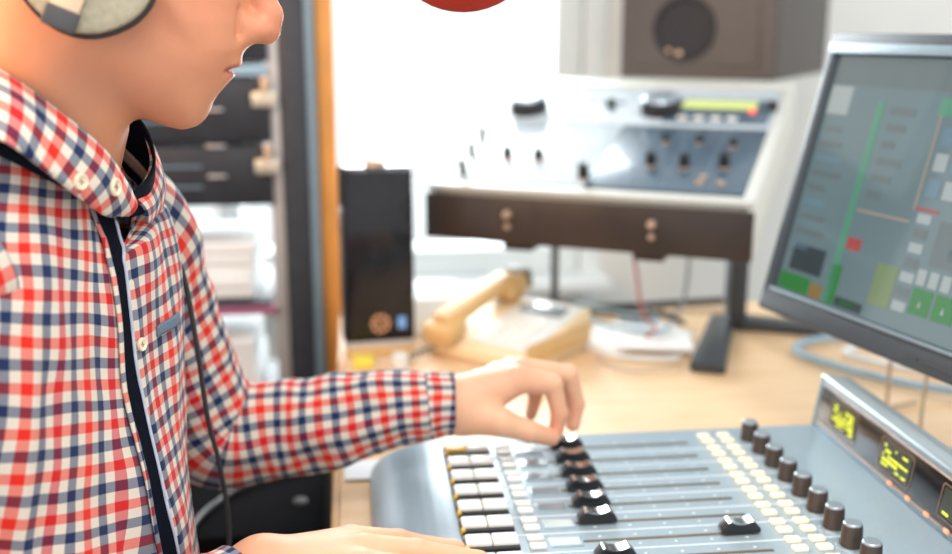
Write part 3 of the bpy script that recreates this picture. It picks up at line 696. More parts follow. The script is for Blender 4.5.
def sdf_head(P):
    X, Y, Z = P[..., 0], P[..., 1], P[..., 2]; aY = np.abs(Y); Q = np.stack([X, aY, Z], -1)
    d = ell(P, H(0, 0, 56), (98, 76, 88), HR)
    d = smin(d, ell(P, H(42, 0, 8), (78, 61, 78), HR), 25)
    d = smin(d, ell(P, H(50, 0, -38), (56, 48, 44), HR), 25)
    d = smin(d, cone(Q, H(6, 40, -36), H(84, 13, -64), 15, 19), 18)
    d = smin(d, ell(Q, H(66, 40, 12), (26, 22, 24), HR), 16)
    w = np.clip((aY-14)/14, 0, 1); w = w*w*(3-2*w)
    Xb = X+.0125*Y*Y
    pd = poly(Xb, Z, FACE)*(1-w)+poly(Xb, Z, FACE2)*w
    d = smax(d, pd, 4.5)
    # brow, eye sockets and closed, downcast lids
    d = smax(d, -(np.linalg.norm(Q-H(104, 32, 50), axis=-1)-15), 10)
    d = smin(d, np.linalg.norm(Q-H(80, 32, 50), axis=-1)-13.2, 4)
    d = smin(d, cone(Q, H(94, 14, 66), H(84, 50, 66), 7, 5), 9)
    # nose
    n = cone(P, (104, 0, 18), (117, 0, -2), 8, 8.5)
    n = smin(n, cone(P, (117, 0, -2), (124, 0, -23), 8.5, 10.8), 5)
    n = smin(n, cone(P, (124, 0, -23), (122.5, 0, -33.5), 10.8, 10.6), 3)
    n = smin(n, ell(Q, (112, 11, -33.5), (12, 7, 8.6)), 7)
    n = smin(n, cone(P, (121, 0, -36), (109, 0, -37), 7, 5.5), 5)
    d = smin(d, n, 11)
    d = smax(d, -ell(Q, (117, 7.5, -44.5), (4.5, 2.2, 2.4)), 2.5)
    # mouth line running back to the corner, lower lip shade
    yy = np.minimum(aY, 30)
    zl = -62.6+.03*yy; lw = np.clip(1-(aY/25)**2, 0, 1)*np.clip((X-62)/12, 0, 1)
    d = d-lw*(1.5*np.exp(-((Z-zl-3.6)/3.)**2)+1.9*np.exp(-((Z-zl+4.4)/3.4)**2))
    g = np.maximum(np.maximum(np.abs(Z-zl)-1.0+np.clip(aY-21, 0, 30)*.35, -(d+3.2)), 66-X)
    d = smax(d, -g, 2.)
    d = smax(d, -cone(Q, (102, 20, -20), (99, 20.5, -37), 2.2, 2.2), 6)
    # ear
    d = smin(d, ell(Q, H(-9, 73, 26), (17, 6, 30), HR), 6)
    # neck
    d = smin(d, cone(P, (-18, 0, -15), (-58, 0, -140), 60, 62), 16)
    d = smin(d, cone(P, (-66, 0, -140), (-80, 0, -190), 61, 75), 20)
    d = smin(d, cone(P, (8, 22, -108), (-8, 3, -158), 9, 8), 14)
    return d
def chain(P, pts, rs, k=3):
    d = None
    for i in range(len(pts)-1):
        c = cone(P, pts[i], pts[i+1], rs[i], rs[i+1])
        d = c if d is None else smin(d, c, k)
    return d
WL = (316, 152, -405)
def sdf_left(P):
    d = cone(P, (185, 185, -422), WL, 30, 26)
    pal = cone(P, WL, (372, 142, -383), 25, 15)
    pal = smin(pal, cone(P, WL, (384, 158, -380), 25, 15), 8)
    pal = smin(pal, cone(P, WL, (379, 175, -383), 25, 14), 8)
    pal = smin(pal, cone(P, WL, (368, 190, -390), 24, 12), 8)
    pal = smin(pal, cone(P, (320, 140, -412), (350, 119, -416), 21, 14), 10)
    d = smin(d, pal, 10)
    fing = [([(374, 141, -381), (411, 136, -388), (418, 134, -419), (415, 135, -441)], [14, 10.2, 8.8, 7.8]),
            ([(386, 158, -378), (436, 156, -386), (446, 156, -420), (442, 154, -442)], [14, 10.2, 8.8, 7.8]),
            ([(380, 176, -382), (430, 176, -391), (440, 175, -421), (433, 173, -441)], [13, 9.6, 8.4, 7.4]),
            ([(369, 191, -389), (407, 194, -397), (414, 193, -421), (408, 190, -440)], [11.5, 8.4, 7.4, 6.6])]
    for p, r in fing:
        d = smin(d, chain(P, p, r), 3.0)
    d = smin(d, chain(P, [(346, 120, -415), (378, 117, -428), (404, 122, -440)], [14, 11.2, 9.2]), 4)
    return d
WR = (94, -62, -443)
def sdf_right(P):
    d = cone(P, (10, -114, -454), WR, 31, 27)
    pal = cone(P, WR, (166, -45, -437), 25, 14)
    for m_, r in (((171, -65, -435), 14), ((166, -85, -437), 13), ((156, -102, -441), 12)): pal = smin(pal, cone(P, WR, m_, 24, r), 8)
    pal = smin(pal, cone(P, (104, -44, -447), (148, -24, -449), 19, 13), 10)
    d = smin(d, pal, 10)
    fing = [([(166, -45, -437), (206, -42, -444), (233, -41, -454), (256, -42, -458.5)], [14, 10.2, 9, 8]),
            ([(171, -65, -435), (216, -64, -443), (245, -64, -453), (269, -65, -458.5)], [14, 10.2, 9, 8]),
            ([(166, -85, -437), (208, -87, -445), (235, -88, -454), (258, -89, -459)], [13, 9.6, 8.4, 7.6]),
            ([(156, -102, -441), (189, -107, -449), (209, -109, -456), (227, -111, -460)], [11.5, 8.4, 7.6, 6.8])]
    for p, r in fing: d = smin(d, chain(P, p, r), 3.0)
    d = smin(d, chain(P, [(146, -25, -449), (180, -16, -455), (205, -15, -458)], [13.5, 10.8, 8.8]), 4)
    return d
def sdf_torso(P):
    d = ell(P, (-95, 5, -330), (84, 140, 190))
    d = smin(d, ell(P, (-95, 5, -500), (88, 130, 120)), 40)
    d = smin(d, chain(P, [(-60, 70, -195), (-5, 150, -222), (30, 188, -300), (74, 210, -432), (185, 185, -424)], [32, 40, 40, 34, 28], 12), 20)
    d = smin(d, chain(P, [(-90, -70, -195), (-142, -150, -236), (-162, -206, -320), (-142, -212, -415), (-112, -201, -452), (-40, -150, -460), (10, -115, -456)], [32, 40, 40, 36, 33, 31, 30], 8), 20)
    d = smin(d, cone(P, (-66, 0, -140), (-80, 0, -200), 58, 80), 25)
    return d
GROUPS = [(sdf_head, (-150, -110, -200), (150, 110, 150)), (sdf_torso, (-240, -270, -620), (240, 270, -120)),
          (sdf_left, (150, 90, -470), (470, 220, -340)), (sdf_right, (-40, -160, -490), (300, 10, -390))]
def body_sdf(P):
    lo, hi = P.min((0, 1, 2)), P.max((0, 1, 2)); d = np.full(P.shape[:3], 60.)
    for fn, a, b in GROUPS:
        if np.all(hi > A(a)-20) and np.all(lo < A(b)+20): d = smin(d, fn(P), 6)
    return d
def surface_nets(fn, lo, hi, s, B=20):
    lo = A(lo, float); n = np.ceil((A(hi)-lo)/s/B).astype(int)*B
    V = np.full(n+1, 50., np.float32)
    for i in range(0, n[0], B):
        for j in range(0, n[1], B):
            for k in range(0, n[2], B):
                c = lo+s*(A([i, j, k])+B/2)
                off = A([(a, b, e) for a in (-1, 0, 1) for b in (-1, 0, 1) for e in (-1, 0, 1)])*s*B/2
                v = fn((c+off)[None, None])
                if np.abs(v).min() > s*B*.75 and (v > 0).all() | (v < 0).all():
                    V[i:i+B+1, j:j+B+1, k:k+B+1] = v.min() if v.min() > 0 else v.max(); continue
                g = np.stack(np.meshgrid(*[lo[a]+s*np.arange(t, t+B+1) for a, t in enumerate((i, j, k))], indexing='ij'), -1)
                V[i:i+B+1, j:j+B+1, k:k+B+1] = fn(g)
    S = V < 0
    C = np.zeros(n, np.int8)
    for a in (0, 1):
        for b in (0, 1):
            for e in (0, 1): C += S[a:a+n[0], b:b+n[1], e:e+n[2]]
    idx = np.argwhere((C > 0) & (C < 8)); vid = -np.ones(n, np.int32); vid[tuple(idx.T)] = np.arange(len(idx))
    acc = np.zeros((len(idx), 3)); cnt = np.zeros(len(idx))
    corners = [(a, b, e) for a in (0, 1) for b in (0, 1) for e in (0, 1)]
    for ca in corners:
        for ax in range(3):
            if ca[ax]: continue
            cb = list(ca); cb[ax] = 1
            va = V[tuple((idx+ca).T)]; vb = V[tuple((idx+cb).T)]
            m = (va < 0) != (vb < 0); t = np.where(m, va/np.where(m, va-vb, 1), 0)
            p = np.tile(A(ca, float), (len(idx), 1)); p[:, ax] += t
            acc[m] += p[m]; cnt[m] += 1
    verts = lo+s*(idx+acc/cnt[:, None])
    faces = []
    for ax in range(3):
        sl = [slice(None)]*3; s2 = [slice(None)]*3
        sl[ax] = slice(0, n[ax]); s2[ax] = slice(1, n[ax]+1)
        E = S[tuple(sl)] != S[tuple(s2)]
        u_, v_ = [a for a in range(3) if a != ax]
        e = np.argwhere(E); ok = (e[:, u_] > 0) & (e[:, v_] > 0) & (e[:, u_] < n[u_]) & (e[:, v_] < n[v_]); e = e[ok]
        def cell(du, dv):
            c = e.copy(); c[:, u_] -= du; c[:, v_] -= dv; return vid[tuple(c.T)]
        Q = np.stack([cell(1, 1), cell(0, 1), cell(0, 0), cell(1, 0)], 1)
        ins = S[tuple(e.T)]; fl = ins if ax != 1 else ~ins
        Q[~fl] = Q[~fl][:, ::-1]; faces.append(Q)
    F = np.vstack(faces); F = F[(F >= 0).all(1)]
    return verts, F
def npmesh(name, V, F, mats, parent, smooth_iter=0):
    me = bpy.data.meshes.new(name); me.from_pydata(V.tolist(), [], F.tolist() if hasattr(F, 'tolist') else F); me.update()
    me.polygons.foreach_set('use_smooth', [True]*len(me.polygons))
    return link(name, me, mats, parent)
V, F = surface_nets(body_sdf, (-250, -270, -620), (475, 275, 150), 2.2)
body = npmesh('body', mm(V), F, 'skin', man)
# skin tone per vertex: skin, window-lit hands, lips, ruddy nose and knuckles, shaved beard
base = A([.65, .28, .150])
colr = np.tile(base, (len(V), 1))
hand = np.clip((V[:, 0]-60)/60, 0, 1)*np.clip((-330-V[:, 2])/30, 0, 1); colr = colr*(1-hand[:, None])+A([.80, .45, .28])*hand[:, None]  # hands paler than the face: window backlight painted into their tone
def blend(mask, c):
    global colr
    colr = colr*(1-mask[:, None])+A(c)*mask[:, None]
def blob(c, r, pw=2.): return np.exp(-(np.linalg.norm((V-A(c, float))/A(r, float), axis=1))**pw)
X_, Y_, Z_ = V.T
yy = np.minimum(np.abs(Y_), 30)
lipx = 97.5-.0125*yy*yy
aY_ = np.abs(Y_); lip = np.clip(1.5*(1-np.abs(Z_+62.9-.03*yy)/(8.0*np.sqrt(np.clip(1-(aY_/26)**2, .001, 1)))), 0, 1)*(X_ > 66)*(aY_ < 26)
blend(lip*.75, (.52, .13, .105))
blend(.30*blob((128, 0, -34), (22, 20, 22)), (.74, .25, .19))
blend(.22*blob((62, 50, -20), (30, 30, 25))+.22*blob((62, -50, -20), (30, 30, 25)), (.76, .28, .20))
blend(.26*blob((20, -50, -70), (40, 40, 26)), (.36, .20, .17))
blend(.16*blob((72, 0, -92), (26, 40, 22)), (.36, .20, .17))
for c in ((374, 136, -372), (418, 130, -430), (442, 150, -430), (404, 118, -436), (205, -40, -440), (200, -15, -455)): blend(.35*blob(c, (20, 16, 16)), (.78, .27, .18))
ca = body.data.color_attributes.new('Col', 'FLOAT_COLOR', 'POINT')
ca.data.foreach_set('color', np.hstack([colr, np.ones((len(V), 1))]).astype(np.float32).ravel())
# hair
def hair_sdf(P):
    X, Y, Z = P[..., 0], P[..., 1], P[..., 2]
    q = P@HR
    nz_ = 2.2*np.sin(q[..., 0]*.16+np.sin(q[..., 1]*.11)*2)*np.sin(q[..., 1]*.21+q[..., 2]*.05)
    d = ell(P, H(-3, 0, 60), (104, 81, 95), HR)+nz_
    d = smin(d, ell(P, H(40, 0, 128), (62, 60, 30), HR)+nz_, 16)
    line = np.maximum(q[..., 0]-(72+.25*(q[..., 2]-60)), (18-q[..., 2])-np.clip(-q[..., 0]-20, 0, 60)*.62)
    line = np.maximum(q[..., 0]-78, np.where(q[..., 0] > -12, 62-q[..., 2]-.0*X, -6-q[..., 2]))
    d = smax(d, line, 9)
    inner = -(sdf_head(P)+1.5)
    return smax(d, inner, 2)
Vh, Fh = surface_nets(hair_sdf, (-140, -105, -40), (140, 105, 190), 3.0)
npmesh('hair', mm(Vh), Fh, 'hair_brown', man)

# ---- shirt body: rings from hem to neck, arc length drives the check
tf, tlx = A([.891, -.454]), A([.454, .891]); T0 = A([-60., 0.])
TAB = A([(-610, 96, -150, 165, 2.0), (-520, 95, -155, 165, 2.0), (-432, 88, -158, 168, 2.05), (-377, 81, -160, 173, 2.2), (-336, 76, -160, 179, 2.45), (-279, 71, -160, 185, 2.85), (-233, 70, -157, 184, 3.0),
         (-205, 69, -150, 175, 2.9), (-182, 68, -138, 158, 2.6), (-163, 67, -122, 132, 2.4), (-148, 66, -100, 104, 2.2)], float)
rows = 120; tt = np.linspace(0, len(TAB)-1, rows)
TB_ = spline(TAB, 14); TB_ = TB_[np.linspace(0, len(TB_)-1, rows).round().astype(int)]
NC = 260
def cloth_noise(x, y, z=0.): return noise.noise(Vector((x, y, z)))
ringP = np.zeros((rows, NC+1, 3)); UVu = np.zeros((rows, NC+1)); UVv = np.zeros((rows, NC+1))
for i in range(rows):
    z, fr_, bk, bw, pe = TB_[i]
    ph_ = np.linspace(-PI, PI, NC+1)
    cx, sx_ = np.cos(ph_), np.sin(ph_)
    a_ = (fr_-bk)/2; cf = (fr_+bk)/2
    f_ = cf+a_*np.sign(cx)*np.abs(cx)**(2/pe); l_ = bw*np.sign(sx_)*np.abs(sx_)**(2/pe)
    P = np.zeros((NC+1, 3)); P[:, :2] = T0+f_[:, None]*tf+l_[:, None]*tlx
    # the shirt climbs the near side of the neck under the collar
    w_ = np.clip((z+176)/28, 0, 1)*np.clip(-l_/60, 0, 1)
    P[:, :2] += (w_*15)[:, None]*tlx; P[:, 2] += 0
    # the neck opening rises to the back
    tz = np.clip((z+233)/96, 0, 1)
    P[:, 2] = z+tz*np.clip((fr_-f_)/150, 0, 1.1)*78+tz*26*np.clip(np.abs(l_)/90, 0, 1)**1.5-tz*14*np.clip(f_/70, 0, 1)+w_*17-30*np.clip((z+192)/40, 0, 1)*np.clip(l_/15, 0, 1)*np.clip(f_/30, 0, 1)
    ringP[i] = P
# resample each ring by arc length about the front
SH = np.zeros_like(ringP); half = NC//2
for i in range(rows):
    P = ringP[i]; s_ = np.concatenate([[0], np.cumsum(np.linalg.norm(np.diff(P, axis=0), axis=1))]); s_ -= s_[half]
    g = np.concatenate([np.linspace(s_[0], 0, half, endpoint=False), np.linspace(0, s_[-1], NC-half+1)])
    for k in range(3): SH[i, :, k] = np.interp(g, s_, P[:, k])
    UVu[i] = g
mid = int(np.argmin(np.abs(TB_[:, 0]+300)))
dv = np.linalg.norm(np.diff(SH, axis=0), axis=2)
for i in range(mid+1, rows): UVv[i] = UVv[i-1]+dv[i-1]
for i in range(mid-1, -1, -1): UVv[i] = UVv[i+1]-dv[i]
sneg = np.clip(-UVu, 0, 240); UVv = UVv-.30*sneg; UVu2 = UVu-.20*UVv*np.clip(sneg/40, 0, 1)
def normals(G):
    du = np.gradient(G, axis=1); dv_ = np.gradient(G, axis=0); n_ = np.cross(du, dv_); return n_/(np.linalg.norm(n_, axis=2)[..., None]+1e-9)
NRM = normals(SH)
if (NRM[mid, half, :2]@tf) < 0: NRM = -NRM
for i in range(rows):
    z = TB_[i, 0]; low = np.clip((-300-z)/200, 0, 1); top = np.clip((-165-z)/40, 0, 1)
    for j in range(NC+1):
        s_ = UVu[i, j]
        w_ = 5.0*cloth_noise(s_/46, z/150, 1.3)+2.6*cloth_noise(s_/22, z/80, 4.)
        dd = (s_+150)*.72+(z+520)                                # folds falling diagonally towards the belly
        w_ += low*4.5*math.sin(dd/19+2.2*cloth_noise(s_/80, z/80, 9.))*math.exp(-((s_+55)/60)**2)
        w_ += 4.*math.exp(-((s_+118-(z+330)*.16)/9)**2)*math.exp(-((z+320)/120)**2)
        if s_ > 19: w_ += 5.0*math.exp(-((s_-34)/26)**2)*(.45+.55*low)
        SH[i, j] += NRM[i, j]*(w_*(.35+.65*top)+3)
def grid_mesh(name, G, U, Vv, mats, parent, mi=None):
    r, c = G.shape[:2]
    faces = [(i*c+j, i*c+j+1, (i+1)*c+j+1, (i+1)*c+j) for i in range(r-1) for j in range(c-1)]
    me = bpy.data.meshes.new(name); me.from_pydata(mm(G.reshape(-1, 3)).tolist(), [], faces); me.update()
    me.polygons.foreach_set('use_smooth', [True]*len(faces))
    uvl = me.uv_layers.new(name='UVMap'); vi = np.zeros(len(me.loops), np.int32); me.loops.foreach_get('vertex_index', vi)
    uvl.data.foreach_set('uv', (np.stack([U.ravel()[vi], Vv.ravel()[vi]], 1)/1000.).astype(np.float32).ravel())
    o = link(name, me, mats, parent)
    return o
def thicken(o, t, off=-1):
    m_ = o.modifiers.new('thickness', 'SOLIDIFY'); m_.thickness = t; m_.offset = off; return o
shirt = thicken(grid_mesh('shirt', SH, UVu2+3, UVv, 'check_shirt', man), .0012)
NRM = normals(SH)
if (NRM[mid, half, :2]@tf) < 0: NRM = -NRM
def on_shirt(z, s_, off=0.):
    i = int(np.argmin(np.abs(TB_[:, 0]-z))); j = int(np.argmin(np.abs(UVu[i]-s_)))
    return SH[i, j]+NRM[i, j]*off
def strip(name, zs, s0, s1, off, m, parent, ncol=6, thick=.0016, bulge=0.):
    G = np.zeros((len(zs), ncol, 3)); U = np.zeros((len(zs), ncol)); W = np.zeros((len(zs), ncol))
    for i, z in enumerate(zs):
        ri = np.interp(z, TB_[:, 0], np.arange(rows)); i0 = int(min(ri, rows-2)); fr_ = ri-i0
        a, b = (s0(z) if callable(s0) else s0), (s1(z) if callable(s1) else s1)
        for j in range(ncol):
            s_ = a+(b-a)*j/(ncol-1)
            p = []
            for r_ in (i0, i0+1):
                q_ = [np.interp(s_, UVu[r_], SH[r_, :, k]) for k in range(3)]; n_ = [np.interp(s_, UVu[r_], NRM[r_, :, k]) for k in range(3)]
                p.append(A(q_)+A(n_)*(off+bulge*math.sin(PI*j/(ncol-1))))
            G[i, j] = p[0]*(1-fr_)+p[1]*fr_; U[i, j] = s_; W[i, j] = z
    return thicken(grid_mesh(name, G, U, W, m, parent), thick, 0)
zs = np.linspace(-600, -150, 110)
def wid(z): return np.interp(z, [-600, -470, -420, -330, -300, -240, -190, -150], [18, 19, 19.5, 15, 17, 15, 15, 32])
def lef(z): return np.interp(z, [-600, -470, -430, -330, -290, -200, -172, -150], [-2, -3, -5, -6, -9, -9, -12, -26])
strip('placket', zs, lef, lambda z: lef(z)+wid(z), 1.6, 'navy_cloth', shirt)
strip('placket_hem', zs, lambda z: lef(z)+wid(z)-.6, lambda z: lef(z)+wid(z)+1.2, 2.4, 'hem_white', shirt, 5, .0018, 1.2)
strip('front_edge', zs, lambda z: lef(z)-3.5, lambda z: lef(z)+.8, 1.9, 'check_shirt', shirt, 5, .0018, .8)
def disc_at(p, n_, r, hgt, name, parent):
    n_ = Vector(n_).normalized(); t_ = n_.orthogonal().normalized()
    M = frame(Vector(mm(p)), t_, n_.cross(t_), n_)
    b = MB().lathe([(0, 0), (r, 0), (r*1.02, hgt*.6), (r*.92, hgt), (r*.72, hgt*.95), (r*.66, hgt*.6), (0, hgt*.6)], 28, M).build(name, 'shirt_button', parent)
    hl = MB()
    for sx_, sy_ in ((1, 1), (1, -1), (-1, 1), (-1, -1)): hl.lathe([(0, hgt*.6), (r*.10, hgt*.6), (r*.1, hgt*.66), (0, hgt*.66)], 8, M @ Matrix.Translation((sx_*r*.2, sy_*r*.2, 0)))
    hl.box((0, 0, hgt*.66), (r*.12, r*.55, hgt*.12), 0, M)
    hl.build('thread', 'button_hole', b)
for z in (-266,):
    i = int(np.argmin(np.abs(TB_[:, 0]-z))); j = int(np.argmin(np.abs(UVu[i]-(lef(z)+wid(z)+12))))
    disc_at(SH[i, j]+NRM[i, j]*.6, NRM[i, j], .0052, .0022, 'shirt_button', shirt)
strip('pocket_trim', np.linspace(-268, -259, 5), 50, 92, 1.5, 'pocket_navy', shirt, 16)
# collar: near leaf, stand with dark lining, far leaf
def ribbon(name, top, bot, m, parent, n=60, nb=9, bulge=0., thick=.0022, us=1., rot45=True):
    Tp, Bt = spline(top, 14), spline(bot, 14)
    ii = lambda Q: Q[np.linspace(0, len(Q)-1, n).round().astype(int)]
    Tp, Bt = ii(Tp), ii(Bt)
    G = np.zeros((n, nb, 3)); U = np.zeros((n, nb)); W = np.zeros((n, nb))
    L_ = np.concatenate([[0], np.cumsum(np.linalg.norm(np.diff((Tp+Bt)/2, axis=0), axis=1))])
    for j in range(nb):
        t = j/(nb-1); G[:, j] = Tp*(1-t)+Bt*t
    n_ = normals(G); c0 = A([-45., 0, -110]); sgn = np.sign(((G-c0)*n_).sum(2).mean())
    for j in range(nb):
        t = j/(nb-1); G[:, j] += sgn*n_[:, j]*bulge*math.sin(PI*t)
        U[:, j] = L_; W[:, j] = t*np.linalg.norm(Bt-Tp, axis=1)
    return thicken(grid_mesh(name, G, U, W+3, m, parent), thick, 0)
ctop = [(-116, 20, -36), (-98, -40, -42), (-58, -70, -57), (-24, -72, -84), (3, -57, -113), (16, -36, -140), (19, -27, -150)]
cbot = [(-158, 20, -72), (-132, -78, -78), (-58, -121, -96), (-34, -112, -116), (-14, -90, -140), (0, -58, -158), (14, -32, -164)]
cobj = ribbon('collar', ctop, cbot, 'check_shirt', shirt, 80, 12, 5.)
ribbon('collar_stand', [(-114, 20, -38), (-96, -38, -45), (-56, -66, -60), (-22, -68, -88), (4, -53, -117), (17, -30, -146)],
       [(-128, 20, -92), (-106, -62, -92), (-60, -92, -110), (-28, -88, -130), (-2, -62, -152), (14, -32, -170)], 'navy_cloth', shirt, 60, 8)
far_t = [(19, -27, -148), (31, 5, -141), (36, 35, -128), (28, 62, -104), (0, 82, -76), (-50, 84, -52), (-100, 52, -38), (-116, 20, -36)]
far_b = [(16, -27, -166), (30, 6, -167), (32, 36, -172), (24, 62, -170), (0, 84, -145), (-50, 106, -100), (-110, 70, -92), (-128, 20, -92)]
fs = ribbon('collar_stand', far_t, far_b, 'navy_cloth', shirt, 70, 8)
tpn = lambda t: [tuple(A(a)*(1-t)+A(b)*t+A([-1.6, -1.6, 0])) for a, b in zip(far_t[1:5], far_b[1:5])]
ribbon('collar_tape', tpn(.50), tpn(.66), 'grey_tape', fs, 40, 4, 0, .0016)
ribbon('collar', [tuple(A(p)+A([-2.5, 4, -2])) for p in far_t], [(27, 0, -176), (33, 30, -176), (40, 66, -172), (36, 98, -156), (8, 126, -134), (-50, 130, -112), (-128, 84, -96), (-158, 20, -76)], 'check_shirt', shirt, 70, 10, 5.)
def on_mesh(o, p):
    vs = A([v.co for v in o.data.vertices]); q_ = A(mm(A(p, float))); i = int(np.argmin(np.linalg.norm(vs-q_, axis=1)))
    n_ = A(o.data.vertices[i].normal)
    if n_@A([.3, -1, .1]) < 0: n_ = -n_
    return vs[i], n_
for p_, r_ in (((-14.5, -90, -131), .0056), ((5, -58, -138), .0064)):
    c_, n_ = on_mesh(cobj, p_); c_ = c_+n_*.0011; disc_at((c_-A([0, 0, HZ]))*1000, n_, r_, .0024, 'collar_button', cobj)
# ---- sleeves
def sleeve(name, pts, rs, parent, seed, ph0, wr=1., flat=1.):
    P = spline(pts, 16); R = spline([(r, 0, 0) for r in rs], 16)[:, 0]
    T = np.gradient(P, axis=0); T /= np.linalg.norm(T, axis=1)[:, None]
    n = 96; G = np.zeros((len(P), n+1, 3)); U = np.zeros((len(P), n+1)); W = np.zeros((len(P), n+1))
    L_ = np.concatenate([[0], np.cumsum(np.linalg.norm(np.diff(P, axis=0), axis=1))])
    nn_ = np.cross(T[0], [0, 1., 0]); nn_ /= np.linalg.norm(nn_)
    nn_ = A([0, 1., 0])-T[0]*T[0][1]
    for i in range(len(P)):
        nn_ = nn_-T[i]*(nn_@T[i]); nn_ /= np.linalg.norm(nn_); bb_ = np.cross(T[i], nn_)
        for k in range(n+1):
            a = 2*PI*k/n; kk = a if k < n else 0.
            w_ = wr*(4.2*cloth_noise(math.cos(kk)*1.2+seed, math.sin(kk)*1.2, L_[i]/34.)+2.6*cloth_noise(math.cos(kk)*2.4, math.sin(kk)*2.4+seed, L_[i]/60.+5))
            w_ *= min(1, (L_[-1]-L_[i])/40+.15)
            r_ = R[i]+w_
            G[i, k] = P[i]+r_*(math.cos(a)*nn_+math.sin(a)*bb_)
            U[i, k] = a/(2*PI)*51.2*6; W[i, k] = L_[i]
    o = grid_mesh(name, G, U+ph0, W, 'check_shirt', parent)
    return thicken(o, .0012, -1)
LP = [(-45, 95, -172), (-18, 138, -190), (12, 163, -224), (30, 186, -300), (50, 202, -368), (78, 208, -428), (142, 200, -429), (195, 185, -421), (255, 168, -409), (288, 158, -405)]
sleeve('sleeve', LP, [60, 62, 60, 56, 55, 55, 50, 46.5, 39, 34.5], shirt, 2.1, 4, 1.1)
sleeve('cuff', [(284, 159.5, -406), (290, 158, -405), (301, 155, -404), (311, 152.5, -404)], [34.5, 34.5, 32.5, 32], shirt, 5., 10, .25)
RP = [(-96, -92, -172), (-138, -140, -196), (-164, -172, -230), (-166, -206, -310), (-150, -214, -400), (-116, -203, -458), (-40, -150, -460), (20, -106, -452), (58, -84, -448)]
sleeve('sleeve', RP, [56, 57, 57, 54, 54, 52, 46, 41, 37], shirt, 7.7, 4, 1.)
sleeve('cuff', [(52, -87, -448.5), (60, -83, -448), (68, -78, -447), (77, -72.5, -445.5)], [36.5, 36.5, 34.5, 34], shirt, 8., 10, .25)
# ---- trousers, shoes
def trouser_sdf(P):
    d = ell(P, (-110, 0, -610), (105, 165, 95))
    for sy_ in (1, -1):
        y = 92*sy_
        d = smin(d, cone(P, (-90, y, -640), (330, y+20*sy_, -640), 84, 66), 25)
        d = smin(d, cone(P, (330, y+20*sy_, -640), (300, y+25*sy_, -1160), 66, 52), 20)
    d = smax(d, P[..., 2]+560-.12*np.clip(-P[..., 0], 0, 200), 8)
    return smax(d, -1175-P[..., 2], 4)
Vt, Ft = surface_nets(trouser_sdf, (-240, -190, -1200), (420, 200, -500), 6.0)
npmesh('trousers', mm(Vt), Ft, 'trouser_navy', man)
for y in (117, -117):
    def shoe_sdf(P):
        d = ell(P, (345, y, -1222), (130, 45, 44)); d = smin(d, ell(P, (295, y, -1195), (55, 40, 60)), 30)
        return smax(d, -1266-P[..., 2], 4)
    Vs, Fs = surface_nets(shoe_sdf, (200, y-60, -1275), (490, y+60, -1120), 5.0)
    npmesh('shoe', mm(Vs), Fs, 'shoe_black', man)

# ------------------------------------------------------------------ headphones
hp = thing('headphones', 'headphones with olive ear cups, dark rims and tan straps worn by the man', 'headphones', (HO.x, HO.y, HZ), math.radians(10.7))
for sgn in (-1, 1):
    ang = -.36
    c, s_ = math.cos(ang), math.sin(ang)
    E = frame((.000, sgn*.070, .014), (c, 0, -s_), (s_, 0, c), (0, sgn, 0))      # x forward, y up, z outwards
    def oval(rx, ry, z, n=44, pe=2.25): return [(rx*abs(math.cos(a))**(2/pe)*(1 if math.cos(a) > 0 else -1), ry*abs(math.sin(a))**(2/pe)*(1 if math.sin(a) > 0 else -1)) for a in np.linspace(0, 2*PI, n, endpoint=False)]
    cu = MB().prism(oval(.0425, .0505, 0), .013, .030, E, bev=.005).build('ear_cup', 'cup_olive', hp)
    MB().prism(oval(.0455, .0540, 0), .009, .0185, E, bev=.003).build('cup_rim', 'cushion_black', cu)
    MB().prism(oval(.0425, .0495, 0), -.004, .012, E, bev=.006).build('ear_cushion', 'cushion_black', cu)
    # strap runs over the cup face from the headband down to a dark clip
    SA = frame((-.006, sgn*.1005, -.009), (math.cos(.42), 0, -math.sin(.42)), (math.sin(.42), 0, math.cos(.42)), (0, sgn, 0))
    stp = MB().box((0, .055, .003), (.0180, .150, .004), .001, SA).build('strap', 'strap_tan', hp)
    MB().box((0, -.0195, .0022), (.0205, .0135, .0090), .0018, SA).build('strap_clip', 'clip_dark', stp)
arc = [(.050-.028*math.cos(a*.5)+.004, .107*math.cos(a), .115+.055*math.sin(a)) for a in np.linspace(0, PI, 13)]
MB().tube(arc, .008, 10, sub=4).build('headband', 'cushion_black', hp)
MB().tube([(p[0], p[1]*.97, p[2]-.010) for p in arc[2:-2]], .013, 12, sub=4).build('headband_pad', 'cushion_black', hp)
MB().tube([(-.004, .095, -.035), (.012, .110, -.085), (.028, .100, -.150), (.036, .096, -.200), (.052, .092, -.233), (.060, .092, -.295), (.066, .095, -.370), (.074, .095, -.418), (.078, .088, -.487), (.06, .05, -.60)], .0022, 8, sub=8).build('cable', 'cable_black', hp)

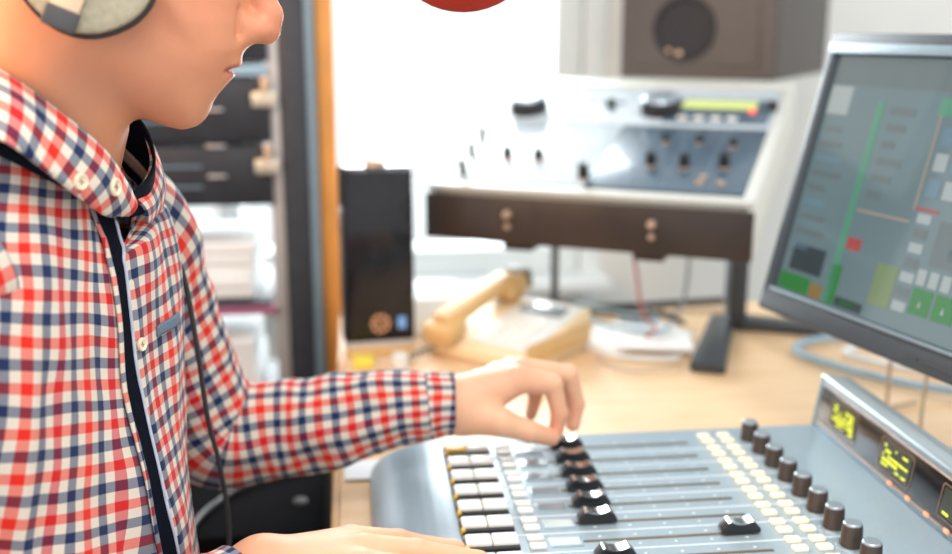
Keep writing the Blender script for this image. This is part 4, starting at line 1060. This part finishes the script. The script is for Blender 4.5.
# ------------------------------------------------------------------ office chair
ch = thing('office_chair', 'black office chair under the man', 'chair', (HO.x-.10, HO.y, 0), math.radians(10.7))
MB().box((.06, 0, .505), (.50, .48, .07), .03, seg=4).build('seat', 'chair_fabric', ch)
MB().box((-.235, 0, .80), (.05, .42, .44), .022, seg=4).build('backrest', 'chair_fabric', ch)
MB().tube([(-.10, 0, .455), (-.24, 0, .46), (-.285, 0, .56), (-.275, 0, .80)], .014, sub=5).build('back_bracket', 'black_soft', ch)
MB().lathe([(0, .09), (.03, .09), (.03, .28), (.02, .28), (.02, .468), (0, .468)], 20, Matrix.Translation((.05, 0, 0))).build('column', 'black_soft', ch)
for k in range(5):
    a = 2*PI*k/5
    lg = MB().tube([(.05+.02*math.cos(a), .02*math.sin(a), .11), (.05+.28*math.cos(a), .28*math.sin(a), .075)], .016, sub=2).build('leg', 'black_soft', ch)
    MB().sphere((.05+.28*math.cos(a), .28*math.sin(a), .0285), (.026, .026, .028), 14).build('caster', 'black_plastic', lg)
# ------------------------------------------------------------------ camera and light
cam = bpy.data.cameras.new('camera'); co = bpy.data.objects.new('camera', cam); COL.objects.link(co)
co.location = (0, 0, 1.235)
co.rotation_euler = (PI/2-.233760, 0, -.115305)
cam.sensor_width = 36; cam.lens = 1050/952*36; cam.clip_start = .02
cam.dof.use_dof = True; cam.dof.focus_distance = .80; cam.dof.aperture_fstop = 2.8
scene.camera = co
wd = bpy.data.worlds.new('world'); scene.world = wd; wd.use_nodes = True
bg = wd.node_tree.nodes['Background']; bg.inputs['Color'].default_value = (.93, .97, 1.0, 1); bg.inputs['Strength'].default_value = .80
def area(name, loc, target, sx, sy, power, col):
    l = bpy.data.lights.new(name, 'AREA'); l.shape = 'RECTANGLE'; l.size = sx; l.size_y = sy; l.energy = power; l.color = col
    o = bpy.data.objects.new(name, l); COL.objects.link(o); o.location = loc
    o.rotation_euler = (Vector(target)-Vector(loc)).to_track_quat('-Z', 'Y').to_euler()
    return o
area('window_daylight', (-.2, WY+.16, 1.45), (-.2, 0, 1.1), 1.4, 1.4, 62, (.93, .97, 1))
area('warm_lamp', (-.80, .42, 1.62), (-.22, .75, 1.2), .35, .35, 7, (1, .52, .20))
area('added_key_light', (.25, .15, 2.35), (-.1, .8, 1.0), .6, .6, 9, (1, .97, .92))  # unseen overhead light, added to model the forms softly
scene.view_settings.view_transform = 'Standard'; scene.view_settings.look = 'None'
scene.view_settings.gamma = 1; scene.view_settings.use_curve_mapping = False
scene.view_settings.exposure = .78
